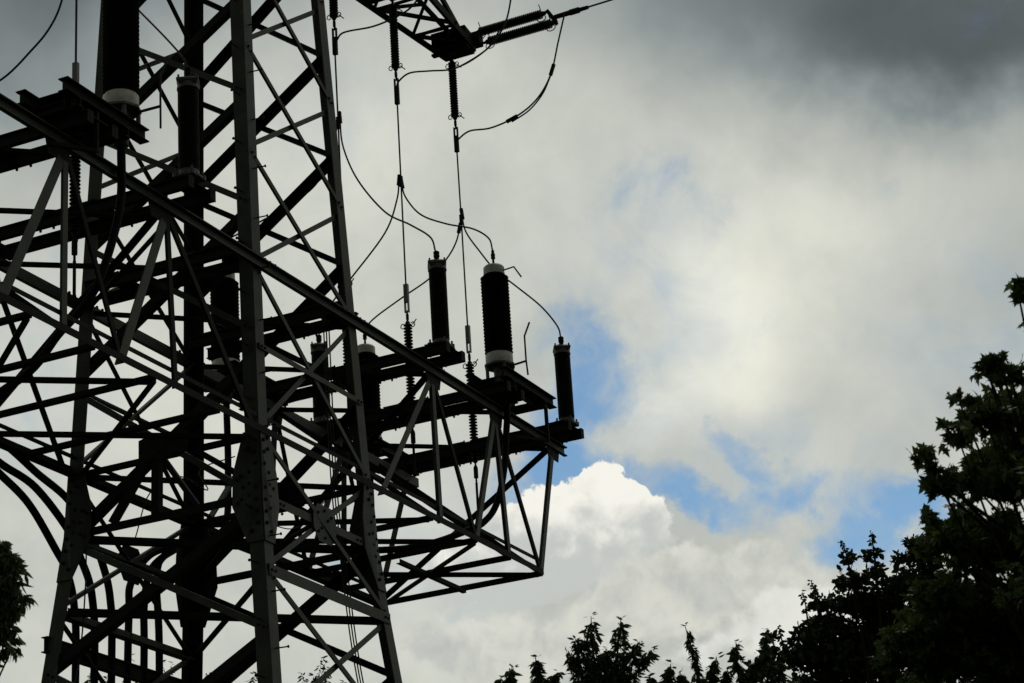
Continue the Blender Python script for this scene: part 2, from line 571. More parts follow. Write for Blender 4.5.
for p, q, nrm in FACES:
    ab = p in 'CA' and q in 'DB'
    pan = (list(zip(N1[:-1], N1[1:])) + N1L) if ab else (list(zip(N2[:-1], N2[1:])) + N2L)
    for zt, zb in pan:
        wide = 0.085 if ab else 0.10
        wide2 = 0.085 if ab else 0.145
        if zt < 13:
            wide, wide2 = wide * 1.1, wide2 * 1.1
        o1, o2 = (0.006, -0.03)
        if ab:
            face_bar(p, zt, q, zb, nrm, wide, o1)
            face_bar(q, zt, p, zb, nrm, wide2, o2 - 0.02)
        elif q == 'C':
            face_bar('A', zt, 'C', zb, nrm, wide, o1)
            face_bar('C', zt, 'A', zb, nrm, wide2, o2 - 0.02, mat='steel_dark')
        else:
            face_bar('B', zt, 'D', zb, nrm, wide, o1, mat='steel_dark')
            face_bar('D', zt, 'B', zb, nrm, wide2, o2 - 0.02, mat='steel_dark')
    # horizontals
    for z, w in ((14.87, 0.09), (12.42, 0.13), (11.25, 0.17)):
        if z != 12.42 and not ab:
            continue
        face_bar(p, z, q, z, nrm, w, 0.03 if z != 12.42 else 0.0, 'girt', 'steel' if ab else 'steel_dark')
    # plates where the diagonals cross
    for zc in ((12.40, 0.30) if ab else (13.55, 0.30),):
        mb = MB()
        s = hw(zc[0])
        c = Vector(nrm) * (s + {'C': .066, 'A': .106, 'x': .126, 'B': .036}[p if ab or p == 'B' else 'x']) + Vector((0, 0, zc[0]))
        tv = Vector((0, 0, 1)).cross(Vector(nrm))
        poly = [(-.34, -.1), (-.2, -.30), (.2, -.30), (.34, -.1), (.34, .1), (.2, .30), (-.2, .30), (-.34, .1)]
        if not ab:
            poly = [(-.46, -.16), (-.3, -.2), (.3, -.2), (.46, -.16), (.46, .16), (.3, .2), (-.3, .2), (-.46, .16)]
            poly = [(x * .95, y) for x, y in poly]
        mb.prism([[c + tv * x + Vector((0, 0, y)) for x, y in poly], [c + Vector(nrm) * .014 + tv * x + Vector((0, 0, y)) for x, y in poly]])
        for x, y in ((-.2, -.15), (-.1, -.08), (.1, .08), (.2, .15), (-.2, .15), (.2, -.15), (0, .22), (0, -.22)):
            mb.bolt(c + Vector(nrm) * .014 + tv * x + Vector((0, 0, y)), nrm, 0.026, .02)
        part('cross_plate', mb, 'steel' if p == 'C' else 'steel_dark', tower)

for sx in (-1,):
    X = sx * (hw(13.0) + 0.10)
    for a, b, w in (((0.15, 13.4), (0.15, 12.45), .13), ((0.05, 13.4), (-0.62, 12.45), .08), ((0.3, 13.4), (0.95, 12.5), .11)):
        mb = MB()
        mb.angle((X, a[0], a[1]), (X + sx * .02, b[0], b[1]), (sx, 0, 0), w, .012)
        part('brace', mb, 'steel_dark', tower)

# lower cable support beam on the back face, sticking out past the leg
mb = MB()
s = hw(10.72)
mb.ibeam((-s - 0.17, s + 0.1, 10.72), (s + 0.28, s + 0.1, 10.72), 0.12, 0.24)
part('cable_support_beam', mb, 'steel_dark', tower)
# step bolts
pegm = MB()
pegm.tube([(0, 0, 0), (0, 0, 0.19)], 0.011, 6)
pegm.lathe([(0.012, 0.185), (0.024, 0.19), (0.024, 0.205), (0.012, 0.21)], 8)
pm = pegm.mesh('step_bolt', M['steel_dark'])
z, k = 3.0, 0
while z < 26:
    o = bpy.data.objects.new('step_bolt', pm)
    COL.objects.link(o)
    c = lp('C', z)
    if k % 2 == 0:
        o.location = c + Vector((0.14, 0, 0))
        o.rotation_euler = Vector((0.12, -1, 0)).to_track_quat('Z', 'X').to_euler()
    else:
        o.location = c + Vector((0, 0.14, 0))
        o.rotation_euler = Vector((-1, 0.05, 0)).to_track_quat('Z', 'X').to_euler()
    o.parent = tower
    z += 0.44
    k += 1

# ---- platform: chords
SU, SL = hw(ZU) + 0.06, hw(ZL) + 0.06
for sy in (-1, 1):
    mb = MB()
    mb.channel((-9.5, sy * SU, ZU), (9.74, sy * SU, ZU), 0.08, 0.18, 0.016, -sy)
    mb.box((-9.5, sy * (SU + .045), ZU + .085), (9.74, sy * (SU + .045), ZU + .085), (0, 0, 1), 0.085, 0.02)
    for X in (-9.1, -6.6, -4.1, -1.5, 1.5, 4.2, 6.65, 9.15):
        for k in range(7):
            mb.bolt(Vector((X - 0.45 + k * .15, sy * (SU + .03), ZU + .094)), (0, 0, 1), 0.026, 0.05)
    part('platform_chord', mb, 'steel', tower)
    mb = MB()
    mb.angle((-8.1, sy * SL, ZL), (8.12, sy * SL, ZL), (0, sy, 0), 0.11 if sy < 0 else 0.19, 0.014, 0.03)
    if sy > 0:
        for k in range(40):
            if k % 5 < 3:
                mb.bolt(Vector((-7.6 + k * .2, SL - .1, ZL - .1)), (0, 0, -1), 0.024, 0.05)
    part('platform_chord', mb, 'steel_dark', tower)
    mb = MB()
    mb.angle((-7.9, sy * (SL - 0.03), ZL + 0.23), (7.95, sy * (SL - 0.03), ZL + 0.23), (0, sy, 0), 0.07, 0.01, 0.0)
    part('platform_rail', mb, 'steel_dark', tower)

UN = [4.25, 6.70, 9.18]
LN = [2.0, 4.08, 5.42, 6.73, 8.06]


def strut(a, b, n, w, mat='steel', name='platform_strut', off=0.0):
    mb = MB()
    mb.angle(a, b, n, w, max(.009, w * .12), off)
    return part(name, mb, mat, tower)


for sx in (-1, 1):
    for sy in (-1, 1):
        nrm = (0, sy, 0)
        prs = [(0, 0, .12), (0, 1, .115), (0, 2, .085), (1, 2, .125), (1, 3, .11), (1, 4, .085), (2, 4, .12)]
        if sx < 0:
            prs = [(0, 0, .10), (0, 1, .10), (0, 2, .16), (1, 2, .085), (1, 3, .115), (1, 4, .16), (2, 4, .12)]
        for i, j, w in prs:
            X1, X2 = UN[i] * sx, LN[j] * sx
            if sx < 0:
                X1, X2 = X1 + 0.2, X2 + 0.06
            a = Vector((X1 + (j - 1.5 - i) * 0.03 * sx, sy * (SU + 0.02), ZU - 0.12))
            b = Vector((X2, sy * (SL + 0.02), ZL - 0.02))
            strut(a, b, nrm, w, 'steel' if (w > .1) else 'steel_dark')
        # node plates
        for X in UN:
            mb = MB()
            c = Vector((X * sx, sy * (SU + .012), ZU - .14))
            poly = [(-.3, .12), (-.22, -.16), (.22, -.16), (.3, .12)]
            mb.prism([[c + Vector((x, 0, y)) for x, y in poly], [c + Vector((x, sy * .014, y)) for x, y in poly]])
            part('node_plate', mb, 'steel_dark', tower)

# ---- platform: pairs of beams across the chords, and frames
BEAMS = [-9.2, -6.35, -3.87, -1.45, 1.55, 4.2, 6.6, 9.25]
for X in BEAMS:
    for dx in (-0.29, 0.29):
        mb = MB()
        ln = 2.12 if abs(X) > 2 else SU - 0.12
        x = X + dx
        zc = ZU + 0.333 - 0.095
        mb.ibeam((x, -ln, zc), (x, ln, zc), 0.10, 0.19)
        for yy in (-SU + .05, SU - .05):
            if abs(yy) < ln - .1:
                mb.box((x, yy, ZU + .098), (x, yy, ZU + .140), (1, 0, 0), 0.1, 0.1)
        for yy in (-SU, SU, -0.6, 0.4):
            for k in range(4):
                if abs(yy - 0.18 + k * .12) < ln - .05:
                    mb.bolt(Vector((x + (.035 if k % 2 else -.035), yy - 0.18 + k * .12, zc - .095)), (0, 0, -1), 0.022, 0.04)
        if abs(X) > 2:
            for yy in (-ln + .01, ln - .01):
                mb.box((x - .07, yy, zc), (x + .07, yy, zc), (0, 0, 1), 0.014, 0.18)
        part('cross_beam', mb, 'steel_dark', tower)
    for yy in ((-1.85, -0.3, 0.3, 1.85) if abs(X) > 2 else (-1.0, 1.0)):
        mb = MB()
        mb.box((X - .35, yy, ZU + .345), (X + .35, yy, ZU + .345), (0, 0, 1), 0.34, 0.016)
        for k in range(3):
            mb.bolt(Vector((X - .25 + k * .25, yy + (.12 if k % 2 else -.12), ZU + .353)), (0, 0, 1), 0.02, 0.05)
        part('bearing_plate', mb, 'steel_dark', tower)

# plan bracing of both levels
ub = [(-6.35, -9.1), (-3.85, -6.35), (-1.4, -3.85), (-3.85, -1.6), (-4.1, -1.9), (1.5, -1.4), (4.2, 1.5), (6.6, 4.2), (9.2, 6.6)]
for xf, xb in ub:
    mb = MB()
    mb.angle((xf, -SU + .05, ZU - 0.10), (xb, SU - .05, ZU - 0.10), (0, 0, -1), 0.09, 0.011)
    part('plan_brace', mb, 'steel_dark', tower)
LB = [-7.4, -6.0, -4.55, -2.9, -1.6, 1.65, 3.75, 5.4, 6.75, 8.08]
for X in LB:
    mb = MB()
    mb.angle((X, -SL, ZL - .07), (X, SL, ZL - .07), (0, 0, -1), 0.115, 0.013)
    part('floor_beam', mb, 'steel_dark', tower)
lbd = [(8.06, 5.4), (5.4, 8.06), (5.4, 2.75), (1.62, 3.75), (1.62, -1.6), (-1.6, -4.2), (-4.5, -1.62), (-4.5, -7.1), (3.75, 1.62), (-7.4, -4.5)]
for i, (xf, xb) in enumerate(lbd):
    mb = MB()
    mb.angle((xf, -SL + .05, ZL - .09 - .02 * (i % 2)), (xb, SL - .05, ZL - .09 - .02 * (i % 2)), (0, 0, -1), 0.095, 0.011)
    part('plan_brace', mb, 'steel_dark', tower)
mb = MB()
mb.angle((5.5, -0.1, ZL - .14), (8.05, -0.12, ZL - .14), (0, 0, -1), 0.08, 0.01)
part('plan_brace', mb, 'steel_dark', tower)
for z in (12.36, 11.2):
    s = hw(z) - .06
    for a, b in (((-s, -s), (s, s)), ((-s, s), (s, -s))):
        mb = MB()
        o = 0.02 if a[1] < 0 else -0.02
        mb.angle((a[0], a[1], z + o), (b[0], b[1], z + o), (0, 0, -1), 0.11, 0.012)
        part('plan_brace', mb, 'steel_dark', tower)
# cross-section diagonals of the platform box
for X, a, b in ((9.15, -1, 1), (8.0, 1, -1), (4.2, 1, -1), (6.65, 1, -1), (-4.1, -1, 1), (-6.55, 1, -1), (4.2, -1, 1), (-9.1, -1, 1)):
    xb = X if abs(X) < 8.5 else X - math.copysign(1.05, X)
    mb = MB()
    mb.angle((X, a * (SU - .05), ZU - .1), (xb, b * (SL - .05), ZL + .02), (1, 0, 0), 0.085, 0.011)
    part('platform_strut', mb, 'steel_dark', tower)

# ---- stands that carry the large terminations
STANDS = [(6.45, 8.6, -1), (-7.05, -5.1, -1), (3.35, 5.4, 1), (8.3, 10.1, 1), (-5.4, -3.3, 1)]
for x0, x1, sy in STANDS:
    mb = MB()
    ys = (1.95, 1.24) if sy < 0 else (2.62, 1.95)
    zc = ZU + 0.60
    for y in ys:
        mb.ibeam((x0, sy * y, zc), (x1 - (0.0 if y > 1.5 else .2), sy * y, zc), 0.16, 0.20)
    for xx in (x0 + 0.28, x1 - 0.55):
        mb.ibeam((xx, sy * (ys[0] + .1), ZU + .42), (xx, sy * (ys[1] - .15), ZU + .42), 0.12, 0.14)
        for y in ys:
            mb.box((xx, sy * y, ZU + 0.34), (xx, sy * y, ZU + 0.52), (1, 0, 0), 0.09, 0.09)
    mb.box(((x0 + x1) / 2 - .62, sy * (ys[0] + ys[1]) / 2, zc + .112), ((x0 + x1) / 2 + .5, sy * (ys[0] + ys[1]) / 2, zc + .112), (0, 0, 1), 0.8, 0.02)
    mb.box((x0 + .2, sy * (ys[0] - .12), ZU + .52), (x1 - .45, sy * (ys[0] - .12), ZU + .52), (0, 0, 1), 0.02, 0.3)
    part('insulator_stand', mb, 'steel_dark', tower)
# hanging box frame beside the right-hand stand
for barset in ((((8.25, -1.95, 16.8), (8.25, -1.95, 16.02)), ((8.25, -1.95, 16.04), (7.55, -1.62, 15.99))),
               (((-6.3, -1.97, 16.8), (-6.3, -1.97, 16.15)), ((-6.3, -1.97, 16.17), (-6.9, -1.65, 16.12)))):
    mb = MB()
    for a, b in barset:
        mb.box(a, b, (1, 0, 0) if abs(a[2] - b[2]) > .2 else (0, 0, 1), 0.06, 0.05)
    part('hanging_bracket', mb, 'steel_dark', tower)

# ---- upper arm
ZA, ZA2 = 25.4, 28.0
sA, sA2 = hw(ZA), hw(ZA2)
for sx in (-1, 1):
    tipx = 9.55
    nodes = [sA, 3.3, 5.2, 6.9, 8.3, 9.3]

    def bot(x, sy):
        t = (x - sA) / (9.3 - sA)
        return Vector((sx * x, sy * (sA + (0.40 - sA) * t), ZA))

    def topc(x, sy):
        t = (x - sA2) / (9.5 - sA2)
        return Vector((sx * x, sy * (sA2 + (0.12 - sA2) * t), ZA2 + (25.75 - ZA2) * t))
    for sy in (-1, 1):
        mb = MB()
        mb.angle(bot(sA, sy), bot(9.45, sy), (0, sy, 0), 0.16, 0.018)
        part('arm_chord', mb, 'steel_dark', tower)
        mb = MB()
        mb.angle(topc(sA2, sy), topc(9.5, sy), (0, sy, 0), 0.12, 0.014)
        part('arm_chord', mb, 'steel_dark', tower)
        for i in range(len(nodes) - 1):
            mb = MB()
            a, b = topc(nodes[i + 1] - (0 if i < 4 else .2), sy), bot(nodes[i], sy)
            mb.angle(a, b, (0, sy, 0), 0.07, 0.009)
            part('arm_brace', mb, 'steel_dark', tower)
    for i in range(len(nodes) - 1):
        for s_ in (-1, 1):
            mb = MB()
            mb.angle(bot(nodes[i], s_) + Vector((0, 0, -.02 * s_)), bot(nodes[i + 1], -s_) + Vector((0, 0, -.02 * s_)), (0, 0, -1), 0.07, 0.009)
            part('arm_brace', mb, 'steel_dark', tower)
        mb = MB()
        mb.angle(bot(nodes[i + 1], -1), bot(nodes[i + 1], 1), (0, 0, -1), 0.08, 0.01, 0.03)
        part('arm_brace', mb, 'steel_dark', tower)
    mb = MB()
    poly = [(-.42, -.40), (.12, -.34), (.12, .34), (-.42, .40)]
    for z0, z1 in ((ZA - .12, ZA - .095), (ZA + .28, ZA + .305)):
        mb.prism([[Vector((sx * (9.35 + x), y, z_)) for x, y in poly] for z_ in (z0, z1)])
    for y in (-.42, .42):
        mb.box((sx * 8.95, y * .94, ZA + .1), (sx * 9.45, y * .82, ZA + .1), (0, 0, 1), 0.02, 0.36)
    mb.box((sx * 9.46, -.36, ZA + .1), (sx * 9.46, .36, ZA + .1), (0, 0, 1), 0.02, 0.36)
    mb.box((sx * 9.05, -.40, ZA - .15), (sx * 9.05, .44, ZA - .15), (0, 0, 1), 0.12, 0.05)
    mb.box((sx * 9.48, -.50, ZA + .2), (sx * 9.48, -.30, ZA + .2), (0, 0, 1), 0.2, 0.30)
    part('arm_tip_plate', mb, 'steel_dark', tower)
    for X in (4.1, 6.5):
        mb = MB()
        w_ = bot(X, 1).y
        mb.box((sx * X, -w_, ZA - .02), (sx * X, w_, ZA - .02), (0, 0, 1), 0.14, 0.10)
        part('hanger_beam', mb, 'steel_dark', tower)
# peak of the tower
mb = MB()
for n in SGN:
    mb.angle(lp(n, TOP), (0, 0, 34.5), (SGN[n][0], 0, 0), 0.12, 0.014)
part('tower_peak', mb, 'steel_dark', tower)


# ------------------------------------------------------------------ large cable terminations
def termination_parts(root):
    mb = MB()
    prof = [(0.17, 0.18)]
    n, z0, z1 = 23, 0.20, 1.78
    for k in range(n):
        a = z0 + (z1 - z0) * k / n
        h = (z1 - z0) / n
        prof += [(0.172, a), (0.258, a + h * .25), (0.268, a + h * .38), (0.176, a + h * .72)]
    prof += [(0.19, 1.79), (0.18, 1.84)]
    mb.lathe(prof, 32)
    part('shed_column', mb, 'porcelain', root, True)
    mb = MB()
    mb.lathe([(0.10, -0.02), (0.255, -0.01), (0.258, 0.02), (0.258, 0.17), (0.24, 0.195), (0.17, 0.2)], 32)
    part('bottom_collar', mb, 'white_enamel', root, True)
    mb = MB()
    mb.lathe([(0.17, 1.80), (0.205, 1.80), (0.205, 1.83), (0.195, 1.835), (0.20, 1.85), (0.20, 1.95), (0.17, 1.985), (0.06, 1.99)], 32)
    part('top_collar', mb, 'white_enamel', root, True)
    mb = MB()
    mb.lathe([(0.045, 1.98), (0.045, 2.03), (0.022, 2.035), (0.022, 2.14), (0.042, 2.145), (0.042, 2.18), (0.034, 2.19), (0.042, 2.2), (0.042, 2.24), (0.03, 2.25), (0.03, 2.31), (0.015, 2.33)], 12)
    part('stem', mb, 'steel_dark', root, True)
    mb = MB()
    mb.lathe([(0.30, -0.06), (0.30, -0.025), (0.1, -0.022)], 8)
    for k in range(4):
        a = math.pi / 4 + k * math.pi / 2
        mb.lathe([(0.035, -0.30), (0.035, -0.06)], 8, (0.25 * math.cos(a), 0.25 * math.sin(a), 0))
    mb.lathe([(0.06, -0.62), (0.11, -0.6), (0.12, -0.06)], 16)
    part('base_plate', mb, 'cast_alloy', root, True)


TERMS = [((7.02, -1.62, 17.27), 'large dark ribbed insulator with white collars standing clear against the sky'),
         ((-5.30, -1.68, 17.33), 'large ribbed insulator with a white bottom collar, nearest the camera, cut by the top edge'),
         ((4.05, 2.51, 17.1), 'large ribbed insulator half hidden behind the front and middle tower legs'),
         ((9.05, 2.32, 17.17), 'large white-capped insulator just right of the right-hand tower leg, behind the platform beams'),
         ((-4.55, 2.58, 17.05), 'large ribbed insulator whose edge shows at the left picture border')]
t0 = thing('cable_termination', TERMS[0][1], 'insulator', TERMS[0][0], 'large white-collared insulators on the platform')
termination_parts(t0)
for loc, lab in TERMS[1:]:
    c = copy_tree(t0)
    c.location = loc
    c['label'] = lab


# arcing horns beside the near right and near left terminations (parts of the terminations)
def rod(name, pts, r, parent, off, mat='wire'):
    mb = MB()
    mb.tube([Vector(q) - Vector(off) for q in pts], r, 8)
    return part(name, mb, mat, parent)


o0 = TERMS[0][0]
rod('arcing_horn', [(7.02, -1.80, 19.13), (7.02, -2.04, 19.15), (7.02, -2.18, 18.91)], 0.016, t0, o0)
rod('arcing_horn', [(7.1, -1.75, 17.22), (7.1, -2.13, 17.25)], 0.022, t0, o0)
rod('arcing_horn', [(7.1, -2.15, 16.97), (7.1, -2.13, 17.27), (7.1, -2.13, 17.75), (7.1, -2.25, 18.0)], 0.018, t0, o0)
tl = [o for o in COL.objects if o.get('label') == TERMS[1][1]][0]
o1 = TERMS[1][0]
rod('arcing_horn', [(-5.2, -1.85, 17.25), (-5.1, -2.22, 17.3)], 0.022, tl, o1)
rod('arcing_horn', [(-5.1, -2.22, 16.95), (-5.1, -2.22, 17.8), (-5.06, -2.32, 18.05)], 0.016, tl, o1)


# ------------------------------------------------------------------ slim surge arresters
def arrester_parts(root):
    mb = MB()
    prof = [(0.125, 0.12)]
    n, z0, z1 = 36, 0.14, 1.48
    for k in range(n):
        a = z0 + (z1 - z0) * k / n
        h = (z1 - z0) / n
        prof += [(0.132, a), (0.158, a + h * .35), (0.158, a + h * .5), (0.134, a + h * .85)]
    prof += [(0.13, 1.5)]
    mb.lathe(prof, 24)
    part('shed_column', mb, 'porcelain', root, True)
    mb = MB()
    mb.lathe([(0.13, 1.46), (0.168, 1.465), (0.168, 1.50), (0.15, 1.51), (0.15, 1.57)], 24)
    ca, sa = math.cos(0.5) * .165, math.sin(0.5) * .165
    q4 = [(ca - sa, sa + ca), (-sa - ca, ca - sa), (-ca + sa, -sa - ca), (sa + ca, -ca + sa)]
    q4s = [(x * .78, y * .78) for x, y in q4]
    mb.prism([[(x, y, 1.535) for x, y in q4s], [(x, y, 1.575) for x, y in q4], [(x, y, 1.605) for x, y in q4], [(x * .45, y * .45, 1.66) for x, y in q4]])
    for x, y in q4:
        mb.lathe([(0.018, 0), (0.018, .06)], 6, (x * .8, y * .8, 1.60))
    part('top_cap', mb, 'cast_alloy', root, True)
    mb = MB()
    mb.lathe([(0.045, 1.66), (0.045, 1.72), (0.055, 1.73), (0.055, 1.77), (0.04, 1.78), (0.055, 1.79), (0.055, 1.83), (0.025, 1.85)], 12)
    part('stem', mb, 'steel_dark', root, True)
    mb = MB()
    mb.lathe([(0.20, 0.0), (0.20, 0.03), (0.165, 0.04), (0.15, 0.13), (0.12, 0.15)], 24)
    for k in range(4):
        a = math.pi / 4 + k * math.pi / 2
        q = Vector((0.2 * math.cos(a), 0.2 * math.sin(a), 0))
        mb.lathe([(0.05, 0.0), (0.05, 0.075), (0.03, 0.085)], 8, q)
        mb.lathe([(0.02, 0.08), (0.02, 0.14)], 6, q)
    part('base_casting', mb, 'cast_alloy', root, True)


ARR = [((4.15, -1.86, 16.63), 'slim black ribbed insulator on the beam end between the tower and the white-collared insulator'),
       ((9.25, -1.93, 16.63), 'slim black ribbed insulator on the far right end of the platform'),
       ((-3.93, -1.93, 16.68), 'slim black ribbed insulator in front of the middle tower legs, left of the front leg'),
       ((6.47, 1.92, 16.63), 'slim ribbed insulator seen through the lattice between the front and right tower legs')]
a0 = thing('surge_arrester', ARR[0][1], 'insulator', ARR[0][0], 'slim dark insulators on the beam ends')
arrester_parts(a0)
for loc, lab in ARR[1:]:
    c = copy_tree(a0)
    c.location = loc
    c['label'] = lab


# ------------------------------------------------------------------ string insulators
def string_parts(root, length, up, axis):
    """sheds along axis from the origin; clamp towards the conductor at the end"""
    ax = Vector(axis).normalized()
    mb = MB()
    n = int(length / 0.066)
    prof = [(0.02, 0.0), (0.05, 0.03)]
    for k in range(n):
        a = 0.06 + (length - 0.12) * k / n
        h = (length - 0.12) / n
        prof += [(0.042, a), (0.086, a + h * .3), (0.086, a + h * .42), (0.044, a + h * .75)]
    prof += [(0.05, length - .05), (0.02, length)]
    mb.lathe(prof, 16, (0, 0, 0), ax)
    part('shed_column', mb, 'porcelain', root, True)
    ref = Vector((0, -1, 0)) if abs(ax.z) > 0.5 else Vector((1, 0, 0))
    v = ax.cross(ref).normalized()
    for e_ in (0.12, length - 0.1):
        mb = MB()
        for s_ in (-1, 1):
            c = ax * e_ + ref * (0.105 * s_)
            mb.tube([c + ref * (0.045 * math.cos(a) * s_) + ax * (0.05 * math.sin(a)) for a in [k * math.pi / 5 for k in range(-4, 5)]], 0.010, 6)
        mb.tube([ax * e_ + ref * 0.1, ax * (e_ + 0.09) + ref * 0.19], 0.011, 6)
        part('arcing_ring', mb, 'wire', root)


def clamp_parts(root, a, ax, length):
    ax = Vector(ax).normalized()
    a = Vector(a)
    mb = MB()
    mb.lathe([(0.018, 0), (0.03, 0.02), (0.03, 0.12), (0.018, 0.14), (0.018, 0.2)], 8, a, ax)
    part('link', mb, 'steel_dark', root)
    mb = MB()
    y = Vector((0, 1, 0)) if abs(ax.z) > .5 else Vector((0, 0, 1))
    for s_ in (-1, 1):
        mb.box(a + ax * 0.16 + y * (0.035 * s_), a + ax * (length * .72) + y * (0.035 * s_), y, 0.055, 0.02)
    mb.box(a + ax * (length * .5), a + ax * length, y, 0.07, 0.085)
    part('clamp', mb, 'galv' if ax.z > 0 else 'steel_dark', root)


UP = [((4.08, 0, 25.36), 'upper hanging insulator string left of the others, beside the right tower leg'),
      ((6.5, 0, 25.36), 'middle one of three hanging insulator strings under the upper arm'),
      ((9.05, 0, 25.24), 'hanging insulator string under the tip of the upper arm')]
for i, (loc, lab) in enumerate(UP):
    zt = 22.92
    t = thing('hanging_insulator', lab, 'insulator string', loc, 'insulator strings hanging from the upper arm')
    mb = MB()
    mb.tube([(0, 0, 0.0), (0, 0, -0.22)], 0.028, 8)
    mb.box((-.05, 0, -.08), (.05, 0, -.08), (0, 0, 1), 0.12, 0.07)
    part('shackle', mb, 'steel_dark', t)
    ln = loc[2] - 0.2 - 0.72 - zt
    # the sheds hang from the shackle
    sub = MB()
    n = int(ln / 0.062)
    prof = [(0.02, 0.0), (0.05, 0.03)]
    for k in range(n):
        a = 0.06 + (ln - 0.12) * k / n
        h = (ln - 0.12) / n
        prof += [(0.042, a), (0.086, a + h * .3), (0.086, a + h * .42), (0.044, a + h * .75)]
    prof += [(0.05, ln - .05), (0.02, ln)]
    sub.lathe(prof, 16, (0, 0, -0.2), (0, 0, -1))
    part('shed_column', sub, 'porcelain', t, True)
    for e_ in (0.12, ln - 0.1):
        mb = MB()
        for s_ in (-1, 1):
            c = Vector((0, 0, -0.2 - e_)) + Vector((0, -0.105 * s_, 0))
            mb.tube([c + Vector((0, -0.045 * math.cos(a) * s_, 0.05 * math.sin(a))) for a in [k * math.pi / 5 for k in range(-4, 5)]], 0.010, 6)
        mb.tube([(0, -0.1, -0.2 - e_), (0.02, -0.2, -0.3 - e_)], 0.011, 6)
        part('arcing_ring', mb, 'wire', t)
    clamp_parts(t, (0, 0, -0.2 - ln), (0, 0, -1), 0.72)

LOW = [((4.12, 0, 16.2), 'lower insulator string mostly hidden by the right tower leg'),
       ((6.5, 0, 16.2), 'lower insulator string left of the slim insulator, rising between platform beams'),
       ((9.08, 0, 16.2), 'lower insulator string left of the white-collared insulator, on the outer platform beams'),
       ((-4.07, 0, 16.2), 'lower insulator string on the left platform, below its pale wire clamp')]
for loc, lab in LOW:
    t = thing('anchor_insulator', lab, 'insulator string', loc, 'insulator strings anchored in the platform')
    string_parts(t, 2.15, 1, (0, 0, 1))
    clamp_parts(t, (0, 0, 2.15), (0, 0, 1), 0.74)
    mb = MB()
    mb.tube([(0, 0, 0.0), (0, 0, -0.46)], 0.02, 8)
    mb.lathe([(0.045, -0.3), (0.045, -0.1), (0.03, -0.05)], 10)
    mb.tube([(0, 0, -0.4), (0, 0, -0.95)], 0.026, 8)
    part('anchor_rod', mb, 'steel_dark', t)

# dead-end double string at the arm tip
t = thing('strain_insulator', 'pair of sloping insulator strings pulling right from the tip of the upper arm', 'insulator string', (9.5, -0.52, 25.66))
for dx, dz, dy in ((0.05, 0.14, 0.30), (0.05, -0.14, 0.10)):
    o = Vector((dx, dy, dz))
    mb = MB()
    ln = 1.66
    n = 31
    prof = [(0.02, 0.0), (0.05, 0.05)]
    for k in range(n):
        a = 0.1 + (ln - 0.2) * k / n
        h = (ln - 0.2) / n
        prof += [(0.062, a), (0.102, a + h * .4), (0.102, a + h * .55), (0.064, a + h * .9)]
    prof += [(0.05, ln - .05), (0.02, ln)]
    mb.lathe(prof, 16, o + Vector((0, -.12, 0)), (0, -1, 0.0))
    part('shed_column', mb, 'porcelain', t, True)
    for e_ in (-0.25, -1.66):
        mb = MB()
        c = o + Vector((0, e_, 0))
        mb.tube([c + Vector((0.0, 0.1 * math.cos(a), -0.1 + 0.07 * math.sin(a))) for a in [k * math.pi / 6 for k in range(-7, 2)]], 0.011, 6)
        mb.tube([c + Vector((0, 0.0866, -0.065)), c + Vector((0, 0.04, -.02)), c + Vector((0, 0, .08)), c + Vector((0, 0.04, 0.24))], 0.01, 6)
        part('arcing_ring', mb, 'wire', t)
    mb = MB()
    mb.tube([o + Vector((0, 0.08, 0)), o + Vector((0, -0.14, 0))], 0.03, 8)
    part('shackle', mb, 'steel_dark', t)
mb = MB()
mb.box((0.05, -1.50, 0.19), (0.05, -1.70, -0.20), (1, 0, 0), 0.07, 0.05)
mb.tube([(0.05, -1.42, 0.15), (0.05, -1.52, 0.17), (0.05, -1.63, -0.02)], 0.032, 8)
mb.tube([(0.05, -1.62, -0.14), (0.05, -1.70, -0.14), (0.05, -1.66, -0.02)], 0.032, 8)
part('yoke', mb, 'steel_dark', t)
mb = MB()
mb.lathe([(0.03, 0), (0.05, .05), (0.055, .38), (0.064, .39), (0.064, .60), (0.045, .62), (0.04, .80), (0.02, .82)], 12, (0.05, -1.62, -0.02), (0, -1, 0.01))
part('clamp', mb, 'steel_dark', t)


# ------------------------------------------------------------------ wires
def wire(name, pts, label, r=0.017, group=None, cat='wire', smooth=True, sleeves=()):
    pp = spline(pts, 8) if smooth and len(pts) > 2 else [Vector(q) for q in pts]
    mb = MB()
    mb.tube(pp, r, 8)
    o = mb.build(name, M['wire'], None, True)
    tag(o, label, cat, group)
    for k, half in sleeves:
        i = int(k * (len(pp) - 1))
        d = (pp[min(i + 1, len(pp) - 1)] - pp[max(0, i - 1)]).normalized()
        s_ = MB()
        s_.box(pp[i] - d * half, pp[i] + d * half, (1, 0, 0), 0.062, 0.055)
        part('connector', s_, 'steel_dark', o)
    return o


